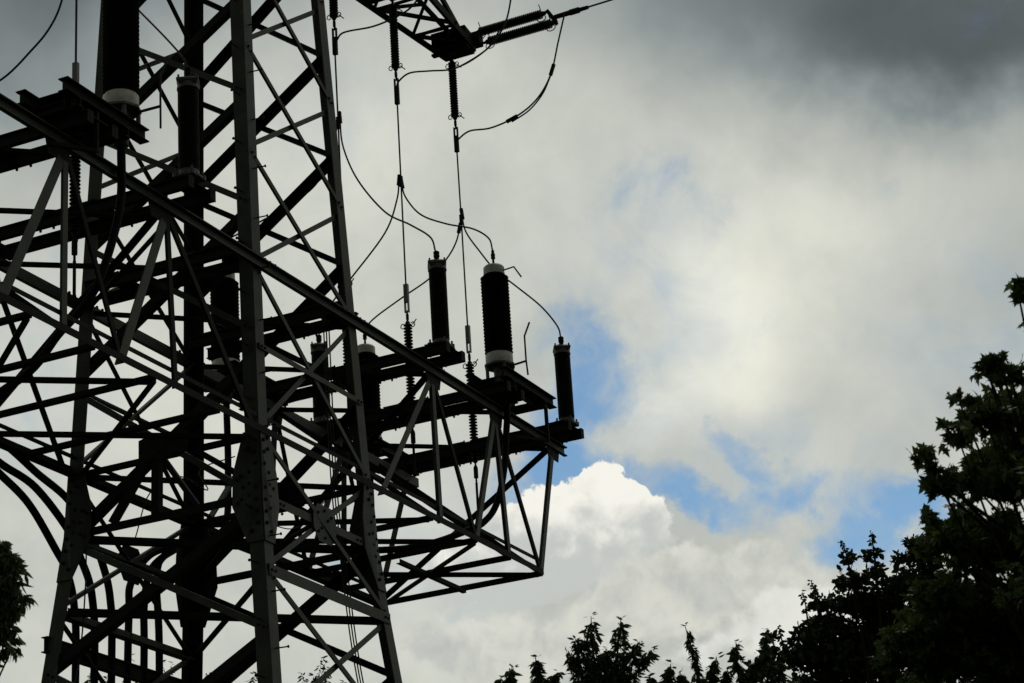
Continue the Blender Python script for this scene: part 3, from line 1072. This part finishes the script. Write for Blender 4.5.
G = 'thin wires hanging between arm and platform'
wire('drop_wire', [(4.07, 0, 22.9), (4.09, 0.0, 21.5), (4.12, 0, 19.05)], 'straight vertical wire beside the right tower leg', group=G, smooth=False, sleeves=((0.5, .12),))
wire('drop_wire', [(6.5, 0, 22.9), (6.5, 0, 21.25), (6.5, 0, 19.05)], 'straight vertical wire from the middle hanging string down to the pale clamp', group=G, smooth=False, sleeves=((0.5, .11),))
wire('drop_wire', [(9.05, 0, 22.9), (9.07, 0, 21.4), (9.08, 0, 19.05)], 'straight vertical wire below the arm tip, left of the white-collared insulator', group=G, smooth=False, sleeves=((0.5, .11),))
wire('drop_wire', [(-4.05, 0, 25.3), (-4.06, 0, 21.3), (-4.07, 0, 19.05)], 'straight vertical wire at the upper left above the pale clamp', 0.018, G, smooth=False)
G = 'curved jumper wires'
wire('jumper_wire', [(4.12, -0.02, 21.62), (4.12, -0.07, 21.0), (4.12, -0.35, 20.25), (4.12, -0.88, 19.48), (4.12, -1.38, 19.1), (4.12, -1.77, 18.76), (4.12, -1.86, 18.46)],
     'curved wire from beside the right leg to the slim insulator near the tower', group=G, sleeves=((0.0, .12),))
wire('jumper_wire', [(4.1, 0.03, 21.45), (4.1, 0.18, 20.89), (4.1, 0.54, 20.37), (4.1, 1.13, 20.1), (4.1, 1.74, 19.93), (4.1, 2.18, 19.81), (4.07, 2.44, 19.71), (4.05, 2.51, 19.4)],
     'curved wire passing behind the front and right legs to a half hidden insulator', group=G)
wire('jumper_wire', [(6.55, 0.02, 21.28), (6.6, -0.03, 20.95), (6.7, -0.29, 20.55), (6.8, -0.78, 20.27), (6.9, -1.28, 20.08), (7.0, -1.56, 19.85), (7.02, -1.62, 19.58)],
     'curved wire ending on top of the large white-collared insulator', group=G, sleeves=((0.03, .11),))
wire('jumper_wire', [(6.5, 0.04, 21.29), (6.5, 0.11, 20.88), (6.5, 0.4, 20.26), (6.5, 1.18, 19.5), (6.5, 1.57, 19.14), (6.48, 1.86, 18.74), (6.47, 1.92, 18.46)],
     'curved wire swinging left from the middle vertical wire and behind the right leg', group=G, sleeves=((0.02, .11),))
wire('jumper_wire', [(9.1, 0.0, 21.6), (9.12, -0.06, 21.15), (9.15, -0.34, 20.64), (9.15, -0.65, 20.17), (9.18, -1.06, 19.74), (9.22, -1.56, 19.2), (9.25, -1.87, 18.72), (9.25, -1.93, 18.45)],
     'curved wire passing behind the white-collared insulator to the far right insulator', group=G, sleeves=((0.02, .12),))
wire('jumper_wire', [(9.1, 0.05, 21.29), (9.1, 0.16, 20.96), (9.1, 0.38, 20.66), (9.1, 0.79, 20.32), (9.1, 1.43, 20.05), (9.1, 2.02, 19.79), (9.08, 2.26, 19.62), (9.05, 2.32, 19.48)],
     'curved wire running left behind the slim insulator towards the right leg', group=G, sleeves=((0.02, .11),))
wire('jumper_wire', [(-4.1, -0.02, 21.4), (-4.1, -0.46, 20.52), (-4.1, -1.09, 19.74), (-4.0, -1.62, 19.05), (-3.95, -1.87, 18.68), (-3.93, -1.93, 18.5)],
     'thin sloping wire right of the near large insulator', 0.015, group=G)
wire('jumper_wire', [(-4.08, 0.03, 21.3), (-4.1, 0.18, 20.66), (-4.1, 0.25, 20.24), (-4.1, 0.43, 19.88), (-4.15, 0.73, 19.53), (-4.2, 1.4, 19.09), (-4.45, 2.2, 18.98), (-4.55, 2.58, 19.35)],
     'curved wire crossing the upper left corner of the view', group=G)
wire('jumper_wire', [(9.45, -2.46, 25.62), (9.45, -2.26, 24.99), (9.45, -2.08, 24.4), (9.35, -1.89, 23.94), (9.25, -1.62, 23.61), (9.15, -1.24, 23.38), (9.1, -0.76, 23.28), (9.1, -0.3, 23.34), (9.07, -0.06, 23.22), (9.05, 0.0, 23.12)],
     'large sagging curved wire from the sloping strings to the string under the arm tip', 0.018, G, sleeves=((0.235, .13), (0.56, .13)))
wire('jumper_wire', [(9.45, -2.05, 24.30), (9.38, -1.86, 23.88), (9.28, -1.58, 23.54), (9.18, -1.22, 23.33)],
     'short second strand along the big sagging wire', 0.016, G)
wire('jumper_wire', [(6.5, -2.9, 25.6), (6.5, -2.68, 24.88), (6.5, -2.5, 24.16), (6.5, -2.31, 23.82), (6.5, -2.03, 23.57), (6.5, -1.63, 23.41), (6.5, -1.23, 23.34), (6.5, -0.75, 23.44), (6.5, -0.31, 23.52), (6.5, -0.07, 23.42), (6.5, 0.0, 23.3)],
     'curved wire crossing in front of the sloping strings to the middle hanging string', 0.018, G)
wire('jumper_wire', [(6.42, -2.36, 23.86), (6.42, -2.07, 23.53), (6.42, -1.63, 23.34), (6.42, -1.2, 23.28)], 'second strand beside the wire below the sloping strings', 0.016, G)
wire('jumper_wire', [(4.1, -2.2, 24.3), (4.1, -1.92, 23.77), (4.1, -1.61, 23.44), (4.1, -1.16, 23.32), (4.1, -0.77, 23.29), (4.1, -0.32, 23.34), (4.1, -0.13, 23.33), (4.09, -0.04, 23.22), (4.08, 0.0, 23.1)],
     'curved wire behind the arm to the hanging string next to the right leg', 0.018, G)
wire('overhead_line', [(9.55, -2.85, 25.65), (9.6, -14, 25.9), (9.6, -30, 26.6), (9.6, -60, 28.5)], 'overhead line wire leaving to the upper right from the arm tip', 0.02, cat='power line')


# ------------------------------------------------------------------ power cables
def cable(pts, label):
    mb = MB()
    mb.tube(spline(pts, 8), 0.062, 12)
    o = mb.build('power_cable', M['rubber'], None, True)
    return tag(o, label, 'cable', 'thick black power cables')


cable([(-7.4, 2.5, 15.3), (-5.8, 2.2, 14.22), (-4.5, 2.1, 13.68), (-3.6, 2.1, 13.38), (-3.02, 2.1, 13.18), (-2.3, 2.1, 12.89), (-1.6, 2.1, 12.32), (-1.38, 2.05, 12.01), (-1.25, 2.0, 11.44), (-1.24, 1.98, 10.3), (-1.24, 2.1, 6), (-1.24, 2.6, 0)],
      'lowest of the thick black cables arching in from the left')
cable([(-4.55, 2.58, 16.6), (-4.52, 2.45, 15.2), (-4.5, 2.25, 14.2), (-4.05, 2.12, 13.66), (-3.51, 2.1, 13.47), (-2.95, 2.1, 13.34), (-2.15, 2.1, 13.2), (-1.32, 2.1, 12.74), (-0.97, 2.08, 12.31), (-0.78, 2.0, 11.7), (-0.75, 1.98, 10.4), (-0.75, 2.1, 6), (-0.75, 2.6, 0)],
      'second thick black cable above the lowest arching one')
cable([(-5.32, -1.7, 16.8), (-5.38, -1.72, 15.76), (-5.6, -1.59, 14.73), (-5.6, -1.29, 14.28), (-5.58, -0.83, 13.95), (-5.55, -0.34, 13.53), (-5.2, 0.8, 13.35), (-4.2, 1.8, 13.65), (-2.9, 2.1, 13.68), (-2.11, 2.1, 13.44), (-1.27, 2.1, 13.2), (-0.65, 2.1, 12.71), (-0.41, 2.08, 12.39), (-0.3, 2.0, 11.8), (-0.29, 1.98, 10.7), (-0.29, 2.1, 6), (-0.29, 2.6, 0)],
      'thick black cable dropping from the near large insulator and crossing the left platform')
cable([(7.02, -1.65, 16.7), (7.0, -1.73, 16.4), (7.0, -1.66, 15.76), (6.95, -1.61, 15.18), (6.8, -1.52, 14.58), (6.6, -1.38, 14.2), (6.3, -1.1, 13.95), (5.6, -0.2, 13.62), (4.4, 1.3, 13.6), (2.48, 2.1, 13.45), (1.86, 2.1, 13.22), (0.97, 2.1, 12.84), (0.39, 2.08, 12.23), (0.22, 2.0, 11.7), (0.14, 1.98, 10.6), (0.14, 2.1, 6), (0.14, 2.6, 0)],
      'thick black cable curving down from the white-collared insulator into the right platform')
cable([(4.05, 2.51, 16.5), (4.05, 2.5, 15.2), (3.6, 2.3, 14.0), (2.6, 2.15, 13.5), (1.7, 2.1, 13.1), (1.0, 2.1, 12.6), (0.72, 2.05, 11.9), (0.6, 1.98, 10.8), (0.6, 2.1, 6), (0.6, 2.6, 0)],
      'thick black upright cable, second from the right of the bundle inside the tower')
cable([(9.05, 2.32, 16.6), (9.0, 2.35, 15.2), (8.0, 2.3, 14.1), (5.5, 2.2, 13.75), (3.0, 2.12, 13.6), (1.98, 2.1, 13.25), (1.41, 2.1, 12.94), (1.08, 2.05, 12.45), (1.04, 1.98, 10.9), (1.04, 2.1, 6), (1.04, 2.6, 0)],
      'thick black upright cable, rightmost of the bundle inside the tower')
# three thin leads down the right leg
for k in range(3):
    x = 1.42 + 0.09 * k
    wire('earth_lead', [(x - .25, -1.2, 16.4), (x - .2, -1.22, 13.5), (x - .08, -1.28, 12.2), (x, -1.42, 10.5), (x + .3, -1.7, 8), (x + .9, -2.3, 0.1)],
         ('leftmost', 'middle', 'rightmost')[k] + ' of three thin parallel leads hanging inside the lower right leg', 0.012, 'thin leads along the right leg', 'cable')
wire('earth_lead', [(-1.5, 1.6, 12.6), (-1.42, 1.68, 11.6), (-1.5, 1.75, 10.4), (-1.8, 2.0, 8), (-2.4, 2.5, 0.1)], 'thin lead hanging beside the left leg in front of the cables', 0.012, cat='cable')
wire('loose_wire', [(-1.2, 0.9, 12.4), (-1.1, 0.7, 13.1), (-0.9, 0.3, 13.35), (-0.7, -0.1, 13.1), (-0.6, 0.1, 13.5), (-0.2, -0.3, 13.75)], 'thin looped wire inside the lattice above the left leg plate', 0.010, cat='wire')
wire('loose_wire', [(3.1, 1.4, 13.9), (3.0, 0.6, 13.5), (2.5, -0.2, 13.55), (2.3, -0.9, 14.1), (1.9, -1.3, 14.6), (1.2, -1.55, 14.7)], 'thin looped wire left of the right leg inside the platform', 0.010, cat='wire')


# ------------------------------------------------------------------ trees
def leaf_shape(kind):
    if kind == 'maple':
        prof = [(0, 0), (.16, .03), (.42, -.02), (.30, .22), (.50, .42), (.22, .45), (.17, .62), (0, 1.0), (-.17, .62), (-.22, .45), (-.50, .42), (-.30, .22), (-.42, -.02), (-.16, .03)]
        return [(x, y, -0.35 * x * x - .15 * y * y) for x, y in prof]
    if kind == 'long':
        return [(0, 0, 0), (.13, .25, .03), (.17, .5, 0), (.10, .78, -.06), (0, 1.05, -.14), (-.10, .78, -.06), (-.17, .5, 0), (-.13, .25, .03)]
    return [(0, 0, 0), (.22, .2, .03), (.30, .48, 0), (.17, .8, -.05), (0, 1.0, -.1), (-.17, .8, -.05), (-.30, .48, 0), (-.22, .2, .03)]


class Leaves:
    def __init__(self, kind):
        self.mb, self.sh = MB(), leaf_shape(kind)

    def leaf(self, q, d, size):
        d = d.normalized()
        r_ = Vector((random.gauss(0, 1), random.gauss(0, 1), random.gauss(0, 1)))
        u = d.cross(r_)
        if u.length < 1e-4:
            return
        u.normalize()
        n = u.cross(d)
        s = size * random.uniform(.65, 1.2)
        self.mb.add([q + u * (x * s) + d * (y * s) + n * (z * s) for x, y, z in self.sh], [tuple(range(len(self.sh)))])


def rnd_unit():
    while True:
        v = Vector((random.uniform(-1, 1), random.uniform(-1, 1), random.uniform(-1, 1)))
        if 0.01 < v.length < 1:
            return v.normalized()


def clump(lv, tw, c, r, size, dens, droop):
    """leaf sprays around c: short twigs, each with a handful of leaves"""
    c = Vector(c)
    nt_ = max(6, int(dens * (r / size) ** 1.9 * 3.2))
    for _ in range(nt_):
        d = rnd_unit()
        d.z = abs(d.z) * 0.8 + d.z * 0.2
        ln = r * random.uniform(.45, 1.08)
        tip = c + d * ln
        tw.tube([c + d * (ln * .3), c + d * (ln * .7) + Vector((0, 0, .02 * r)), tip], 0.004, 4, 0.002)
        for k in range(random.randint(4, 7)):
            q = c + d * (ln * random.uniform(.45, 1.0)) + rnd_unit() * size * .3
            dd = d * .5 + rnd_unit() * .8 + Vector((0, 0, -droop))
            lv.leaf(q, dd, size)


def tree(name, base, top, clumps, kind, size, mat, label, dens=2.2, droop=0.6, extra=None, trunk_r=0.14, shoots=None, group=None, shoot_leaf=None, spread=0.0):
    root = thing(name, label, 'tree', base, group)
    b = Vector(base)
    tw, lv = MB(), Leaves(kind)
    b0 = Vector((0, 0, 0))
    t_ = Vector(top) - b
    mid = t_ * .5 + Vector((random.uniform(-.1, .1), random.uniform(-.1, .1), 0))
    tw.tube(spline([b0, mid * .6, mid, t_], 6), trunk_r, 10, trunk_r * .35)
    for c in clumps:
        q = Vector(c[:3]) - b
        s_ = t_ * random.uniform(.55, .98)
        tw.tube(spline([s_, s_.lerp(q, .55) + Vector((0, 0, -.06)), q], 4), max(.008, trunk_r * .12), 6, 0.005)
        clump(lv, tw, q, c[3], size, dens, droop)
    for sh in shoots or []:
        pts = spline([Vector(q) - b for q in sh], 8)
        tw.tube([t_ * .9] + pts, 0.014, 5, 0.003)
        sl = shoot_leaf or size
        L_ = sum((pts[i + 1] - pts[i]).length for i in range(len(pts) - 1))
        for i, q in enumerate(pts):
            f = i / (len(pts) - 1)
            for k in range((4 if spread else 3) if f < .9 else 4):
                dd = rnd_unit()
                dd = Vector((dd.x * .6, dd.y * .6, -.55 * droop - .3 * abs(dd.z))) if f < .95 else Vector((dd.x * .6, dd.y * .6, .1))
                q2 = q + rnd_unit() * sl * .25 + Vector((dd.x, dd.y, 0)) * sl * .3 * (1.25 - f)
                lv.leaf(q2, dd, sl * (1.15 - .45 * f))
            # short side twigs, longer towards the base
            if spread and f < .93:
                for k in range(3):
                    a_ = random.uniform(0, 6.283)
                    d2 = Vector((math.cos(a_), math.sin(a_), random.uniform(.2, .9)))
                    e2 = q + d2 * spread * (1.05 - f) * random.uniform(.6, 1.2)
                    tw.tube([q, q.lerp(e2, .6) + Vector((0, 0, .01)), e2], .003, 4, .0015)
                    for m_ in range(5):
                        dd = Vector((d2.x * .5 + random.gauss(0, .45), d2.y * .5 + random.gauss(0, .45), random.uniform(-1.1, -.1)))
                        lv.leaf(q.lerp(e2, random.uniform(.35, 1.0)) + rnd_unit() * .015, dd, sl * random.uniform(.6, 1.0))
    tw.build('trunk', M['bark'], root)
    lv.mb.build('crown', M[mat], root)
    return root


MAPLE = [(-18.47, -16.65, 5.94, 0.12), (-18.45, -16.52, 6.01, 0.07), (-18.56, -16.37, 5.83, 0.07), (-18.69, -16.37, 5.58, 0.12), (-18.46, -16.09, 5.56, 0.08), (-18.26, -16.44, 5.77, 0.22), (-18.02, -16.52, 5.85, 0.22), (-18.47, -16.18, 5.4, 0.14), (-18.09, -16.29, 5.47, 0.25), (-18.28, -16.54, 5.37, 0.27), (-18.63, -16.14, 5.19, 0.08), (-18.15, -16.11, 5.15, 0.2), (-17.84, -16.26, 5.13, 0.29), (-18.18, -16.02, 4.83, 0.23), (-17.71, -16.22, 4.78, 0.34), (-18.07, -15.75, 4.58, 0.22), (-17.74, -15.94, 4.55, 0.34), (-17.64, -16.28, 4.41, 0.35), (-17.71, -16.81, 5.7, 0.45), (-17.7, -16.92, 6.07, 0.34), (-18.14, -16.89, 6.24, 0.23), (-18.38, -16.85, 6.48, 0.08), (-17.26, -17.11, 6.07, 0.52), (-17.12, -17.03, 5.39, 0.64), (-17.36, -16.61, 4.94, 0.51), (-17.4, -16.05, 4.15, 0.45), (-16.77, -16.49, 4.24, 0.64), (-17.79, -15.76, 4.19, 0.33), (-16.74, -16.96, 4.71, 0.64), (-18.9, -17.27, 5.12, 0.56), (-18.79, -17.01, 4.56, 0.56), (-17.78, -16.36, 5.65, 0.28), (-17.74, -16.12, 5.29, 0.28), (-17.64, -15.99, 4.92, 0.34), (-17.48, -16.33, 5.19, 0.4), (-17.74, -15.81, 4.7, 0.28), (-17.49, -16.06, 4.65, 0.34), (-17.34, -16.24, 4.77, 0.46), (-17.74, -16.54, 5.75, 0.34), (-17.98, -16.45, 5.94, 0.17), (-18.09, -15.83, 4.69, 0.17), (-18.56, -16.54, 6.01, 0.05), (-18.53, -16.61, 6.02, 0.05), (-18.56, -16.14, 5.57, 0.05), (-18.51, -16.17, 5.49, 0.05), (-18.69, -16.83, 6.37, 0.05), (-18.68, -16.8, 6.31, 0.045)]
BUSH = [(-5.34, -11.94, 8.81, 0.11), (-5.28, -11.91, 8.62, 0.17), (-5.46, -11.67, 8.8, 0.1), (-5.37, -11.63, 8.54, 0.23), (-5.02, -12.12, 8.8, 0.1), (-5.12, -12.1, 8.45, 0.23), (-5.42, -11.33, 8.34, 0.18), (-5.02, -11.71, 8.36, 0.36), (-4.97, -11.3, 8.07, 0.37), (-5.41, -11.03, 7.99, 0.17), (-5.39, -10.9, 7.78, 0.23), (-4.6, -11.8, 8.02, 0.51), (-5.46, -10.68, 7.71, 0.14), (-5.44, -12.49, 8.8, 0.13), (-4.69, -12.3, 8.51, 0.41), (-4.3, -12.42, 7.98, 0.57), (-4.76, -11.32, 7.6, 0.46), (-4.89, -10.86, 7.41, 0.46), (-4.21, -11.71, 7.29, 0.69), (-3.91, -12.33, 7.25, 0.58), (-4.94, -10.48, 7.12, 0.46), (-4.48, -11.13, 6.75, 0.69), (-3.98, -11.88, 6.37, 0.69), (-5.09, -11.52, 8.32, 0.28), (-4.62, -11.72, 8.27, 0.4), (-4.64, -12.1, 8.44, 0.34), (-4.94, -12.3, 8.81, 0.16), (-5.08, -11.13, 8.15, 0.25), (-5.05, -10.91, 7.84, 0.32), (-4.73, -11.34, 7.84, 0.52), (-4.38, -11.83, 7.82, 0.58), (-4.35, -12.36, 8.33, 0.4), (-4.73, -12.4, 8.72, 0.21), (-5.2, -12.34, 8.92, 0.09), (-5.13, -12.49, 8.91, 0.1), (-5.58, -10.69, 8.01, 0.1), (-5.54, -10.64, 7.85, 0.14), (-5.51, -10.51, 7.65, 0.2), (-5.01, -11.18, 7.75, 0.4)]
LEFT = [(-19.85, -10.9, 5.7, 0.08), (-19.8, -10.95, 5.63, 0.06), (-19.76, -10.9, 5.49, 0.09), (-19.69, -10.93, 5.46, 0.05), (-19.66, -10.87, 5.36, 0.07), (-19.68, -10.85, 5.23, 0.07), (-19.65, -10.79, 5.11, 0.06), (-19.55, -10.59, 5.5, 0.24), (-19.52, -10.3, 5.68, 0.3), (-19.43, -10.09, 5.23, 0.36), (-19.45, -10.41, 5.06, 0.18), (-19.39, -9.81, 5.67, 0.5), (-19.26, -9.57, 5.1, 0.5), (-19.8, -10.44, 5.91, 0.18), (-19.63, -10.79, 5.62, 0.12), (-19.56, -10.75, 5.41, 0.12), (-19.53, -10.66, 5.25, 0.11), (-19.69, -10.73, 5.69, 0.12), (-19.43, -10.61, 5.52, 0.13), (-19.75, -10.97, 5.56, 0.05), (-19.69, -10.98, 5.4, 0.04), (-19.63, -10.85, 5.13, 0.05), (-19.59, -10.64, 5.36, 0.14)]
SHOOT_A = [[(-14.42, -12.35, 5.6), (-14.53, -12.36, 5.88), (-14.61, -12.4, 6.12)], [(-14.38, -12.43, 5.59), (-14.45, -12.53, 5.87), (-14.51, -12.6, 6.09)], [(-14.42, -12.33, 5.6), (-14.53, -12.29, 5.82), (-14.61, -12.26, 5.97)], [(-14.42, -12.3, 5.57), (-14.52, -12.24, 5.73), (-14.61, -12.19, 5.89)], [(-14.38, -12.41, 5.59), (-14.39, -12.58, 5.78), (-14.39, -12.69, 5.92)], [(-14.35, -12.44, 5.56), (-14.34, -12.62, 5.71), (-14.33, -12.76, 5.86)], [(-14.4, -12.38, 5.6), (-14.44, -12.43, 5.75), (-14.49, -12.45, 5.89)]]
SHOOT_A2 = [[(-14.59, -11.92, 5.56), (-14.65, -11.94, 5.7), (-14.7, -11.96, 5.86)], [(-14.57, -11.96, 5.55), (-14.6, -12.0, 5.66), (-14.59, -12.1, 5.74)], [(-14.68, -11.73, 5.57), (-14.72, -11.74, 5.67), (-14.76, -11.79, 5.81)], [(-14.71, -11.69, 5.57), (-14.74, -11.69, 5.64), (-14.77, -11.69, 5.73)], [(-14.49, -12.13, 5.54), (-14.51, -12.16, 5.61), (-14.52, -12.19, 5.68)]]
SHOOT_B = [[(-13.5, -12.81, 5.61), (-13.6, -12.82, 5.87), (-13.73, -12.81, 6.16)], [(-13.49, -12.83, 5.61), (-13.52, -12.91, 5.77), (-13.55, -12.98, 5.92)], [(-13.61, -12.59, 5.63), (-13.66, -12.6, 5.76), (-13.69, -12.65, 5.89)], [(-13.64, -12.52, 5.63), (-13.68, -12.5, 5.71), (-13.73, -12.48, 5.81)], [(-13.43, -12.95, 5.6), (-13.46, -12.99, 5.71), (-13.48, -13.04, 5.83)], [(-13.56, -12.69, 5.62), (-13.59, -12.7, 5.71), (-13.64, -12.7, 5.83)]]
SHOOT_B2 = [[(-13.36, -13.09, 5.59), (-13.45, -13.11, 5.81), (-13.52, -13.14, 6.02)], [(-13.35, -13.11, 5.59), (-13.39, -13.2, 5.77), (-13.41, -13.27, 5.91)], [(-13.28, -13.25, 5.58), (-13.35, -13.33, 5.84), (-13.44, -13.37, 6.08)], [(-13.23, -13.35, 5.58), (-13.28, -13.37, 5.72), (-13.32, -13.42, 5.87)]]
SHOOT_C = [[(26.77, 20.28, 17.7), (26.54, 20.15, 18.38), (26.38, 20.0, 18.93)], [(26.83, 20.17, 17.69), (26.69, 19.97, 18.23), (26.62, 19.82, 18.56)], [(26.62, 20.59, 17.72), (26.44, 20.68, 18.06), (26.27, 20.77, 18.34)], [(26.32, 21.2, 17.76), (26.15, 21.18, 18.17), (26.03, 21.17, 18.48)], [(27.14, 19.54, 17.65), (26.99, 19.36, 18.19), (26.87, 19.18, 18.68)], [(27.16, 19.49, 17.65), (27.11, 19.24, 18.05), (27.0, 18.95, 18.61)], [(27.03, 19.75, 17.66), (26.87, 19.71, 18.08), (26.71, 19.63, 18.54)], [(27.74, 18.3, 17.57), (27.62, 18.19, 17.98), (27.54, 18.09, 18.27)], [(28.27, 17.23, 17.5), (28.19, 17.03, 17.9), (28.17, 16.8, 18.19)], [(28.39, 16.99, 17.48), (28.37, 16.73, 17.8), (28.34, 16.5, 18.11)]]
SHOOT_D = [[(25.8, 13.3, 16.47), (25.62, 13.21, 16.98), (25.47, 13.01, 17.54)], [(25.7, 13.5, 16.48), (25.5, 13.56, 16.87), (25.36, 13.6, 17.16)], [(25.84, 13.2, 16.46), (25.7, 13.04, 16.97), (25.55, 12.99, 17.39)], [(26.1, 12.68, 16.42), (26.0, 12.65, 16.68), (25.94, 12.6, 16.89)], [(25.75, 13.4, 16.47), (25.61, 13.41, 16.79), (25.52, 13.31, 17.12)]]

tree('maple_tree', (-17.2, -16.75, 0), (-17.4, -16.6, 5.6), MAPLE, 'maple', 0.062, 'leaf_a',
     'large dark maple filling the lower right corner, its lobed leaves in the foreground', 1.7, 0.55, trunk_r=0.15)
tree('broadleaf_tree', (-4.3, -11.6, 0), (-4.7, -11.7, 8.0), BUSH, 'oval', 0.085, 'leaf_b',
     'dark bushy tree with spiky top shoots, left of and behind the maple', 2.0, 0.3, trunk_r=0.16,
     shoots=[[(-5.3, -11.94, 8.7), (-5.36, -11.95, 9.0), (-5.38, -11.95, 9.08)], [(-5.4, -11.66, 8.7), (-5.48, -11.66, 8.9), (-5.5, -11.62, 9.02)],
             [(-5.4, -11.1, 8.1), (-5.5, -11.13, 8.35), (-5.55, -11.12, 8.5)], [(-5.4, -11.23, 8.3), (-5.47, -11.24, 8.5), (-5.5, -11.22, 8.62)],
             [(-5.4, -10.8, 7.8), (-5.5, -10.8, 8.05), (-5.54, -10.8, 8.15)]], shoot_leaf=0.06)
tree('small_tree', (-19.4, -10.0, 0), (-19.45, -10.1, 5.4), LEFT, 'long', 0.07, 'leaf_d',
     'tree with drooping narrow leaves cut off by the left picture edge', 3.6, 1.0, trunk_r=0.10)
GS = 'young trees along the bottom edge'
tree('sapling', (-14.3, -12.3, 0), (-14.4, -12.37, 5.55), [(-14.4, -12.38, 5.66, 0.15), (-14.36, -12.43, 5.56, 0.2), (-14.42, -12.3, 5.52, 0.18), (-14.38, -12.5, 5.6, 0.12), (-14.35, -12.2, 5.4, 0.2)], 'long', 0.078, 'leaf_c',
     'leafy young tree with two upright tips, tallest of those along the bottom edge', 1.1, 1.0, spread=0.13, shoots=SHOOT_A, trunk_r=0.07, group=GS)
tree('sapling', (-14.55, -11.8, 0), (-14.6, -11.85, 5.45), [(-14.58, -11.95, 5.5, 0.13), (-14.68, -11.72, 5.46, 0.12), (-14.5, -12.1, 5.48, 0.13)], 'long', 0.075, 'leaf_c',
     'low sapling with few drooping leaves, leftmost of the row right of the tower', 1.0, 1.0, spread=0.05, shoots=SHOOT_A2, trunk_r=0.05, group=GS)
tree('sapling', (-13.45, -12.75, 0), (-13.5, -12.75, 5.5), [(-13.55, -12.68, 5.55, 0.13), (-13.48, -12.85, 5.55, 0.13), (-13.6, -12.55, 5.55, 0.12)], 'long', 0.075, 'leaf_c',
     'sapling with a single tall bent leader, right of the two-tipped young tree', 1.0, 1.0, spread=0.04, shoots=SHOOT_B, trunk_r=0.05, group=GS)
tree('sapling', (-13.2, -13.2, 0), (-13.3, -13.2, 5.5), [(-13.33, -13.1, 5.55, 0.14), (-13.25, -13.3, 5.58, 0.16), (-13.3, -13.2, 5.7, 0.12), (-13.2, -13.42, 5.6, 0.16)], 'long', 0.078, 'leaf_c',
     'drooping-leaved sapling beside the dark bushy tree', 1.2, 1.0, spread=0.07, shoots=SHOOT_B2, trunk_r=0.05, group=GS)
tree('distant_tree', (27.2, 19.6, 0), (27.1, 19.6, 17.0), [(27.1, 19.6, 17.4, 0.5), (26.6, 20.6, 17.3, .5), (27.6, 18.6, 17.3, .5), (28.3, 17.0, 17.4, .4), (27.3, 19.6, 16.3, 1.0), (27, 20.4, 15.0, 1.4), (27.4, 18.8, 14.8, 1.4), (27.2, 19.6, 12.8, 1.6)], 'long', 0.22, 'leaf_d',
     'feathery tree top seen through the lower left of the lattice', 1.6, 0.4, shoots=SHOOT_C, trunk_r=0.2, shoot_leaf=0.20)
tree('distant_tree', (25.9, 13.2, 0), (25.8, 13.3, 16.0), [(25.8, 13.3, 16.3, 0.35), (26.0, 12.9, 15.6, .7), (25.8, 13.6, 14.4, 1.1), (25.9, 13.2, 12.6, 1.4)], 'long', 0.20, 'leaf_d',
     'slender tree tip showing between the front and right tower legs', 1.6, 0.4, shoots=SHOOT_D, trunk_r=0.18, shoot_leaf=0.2)
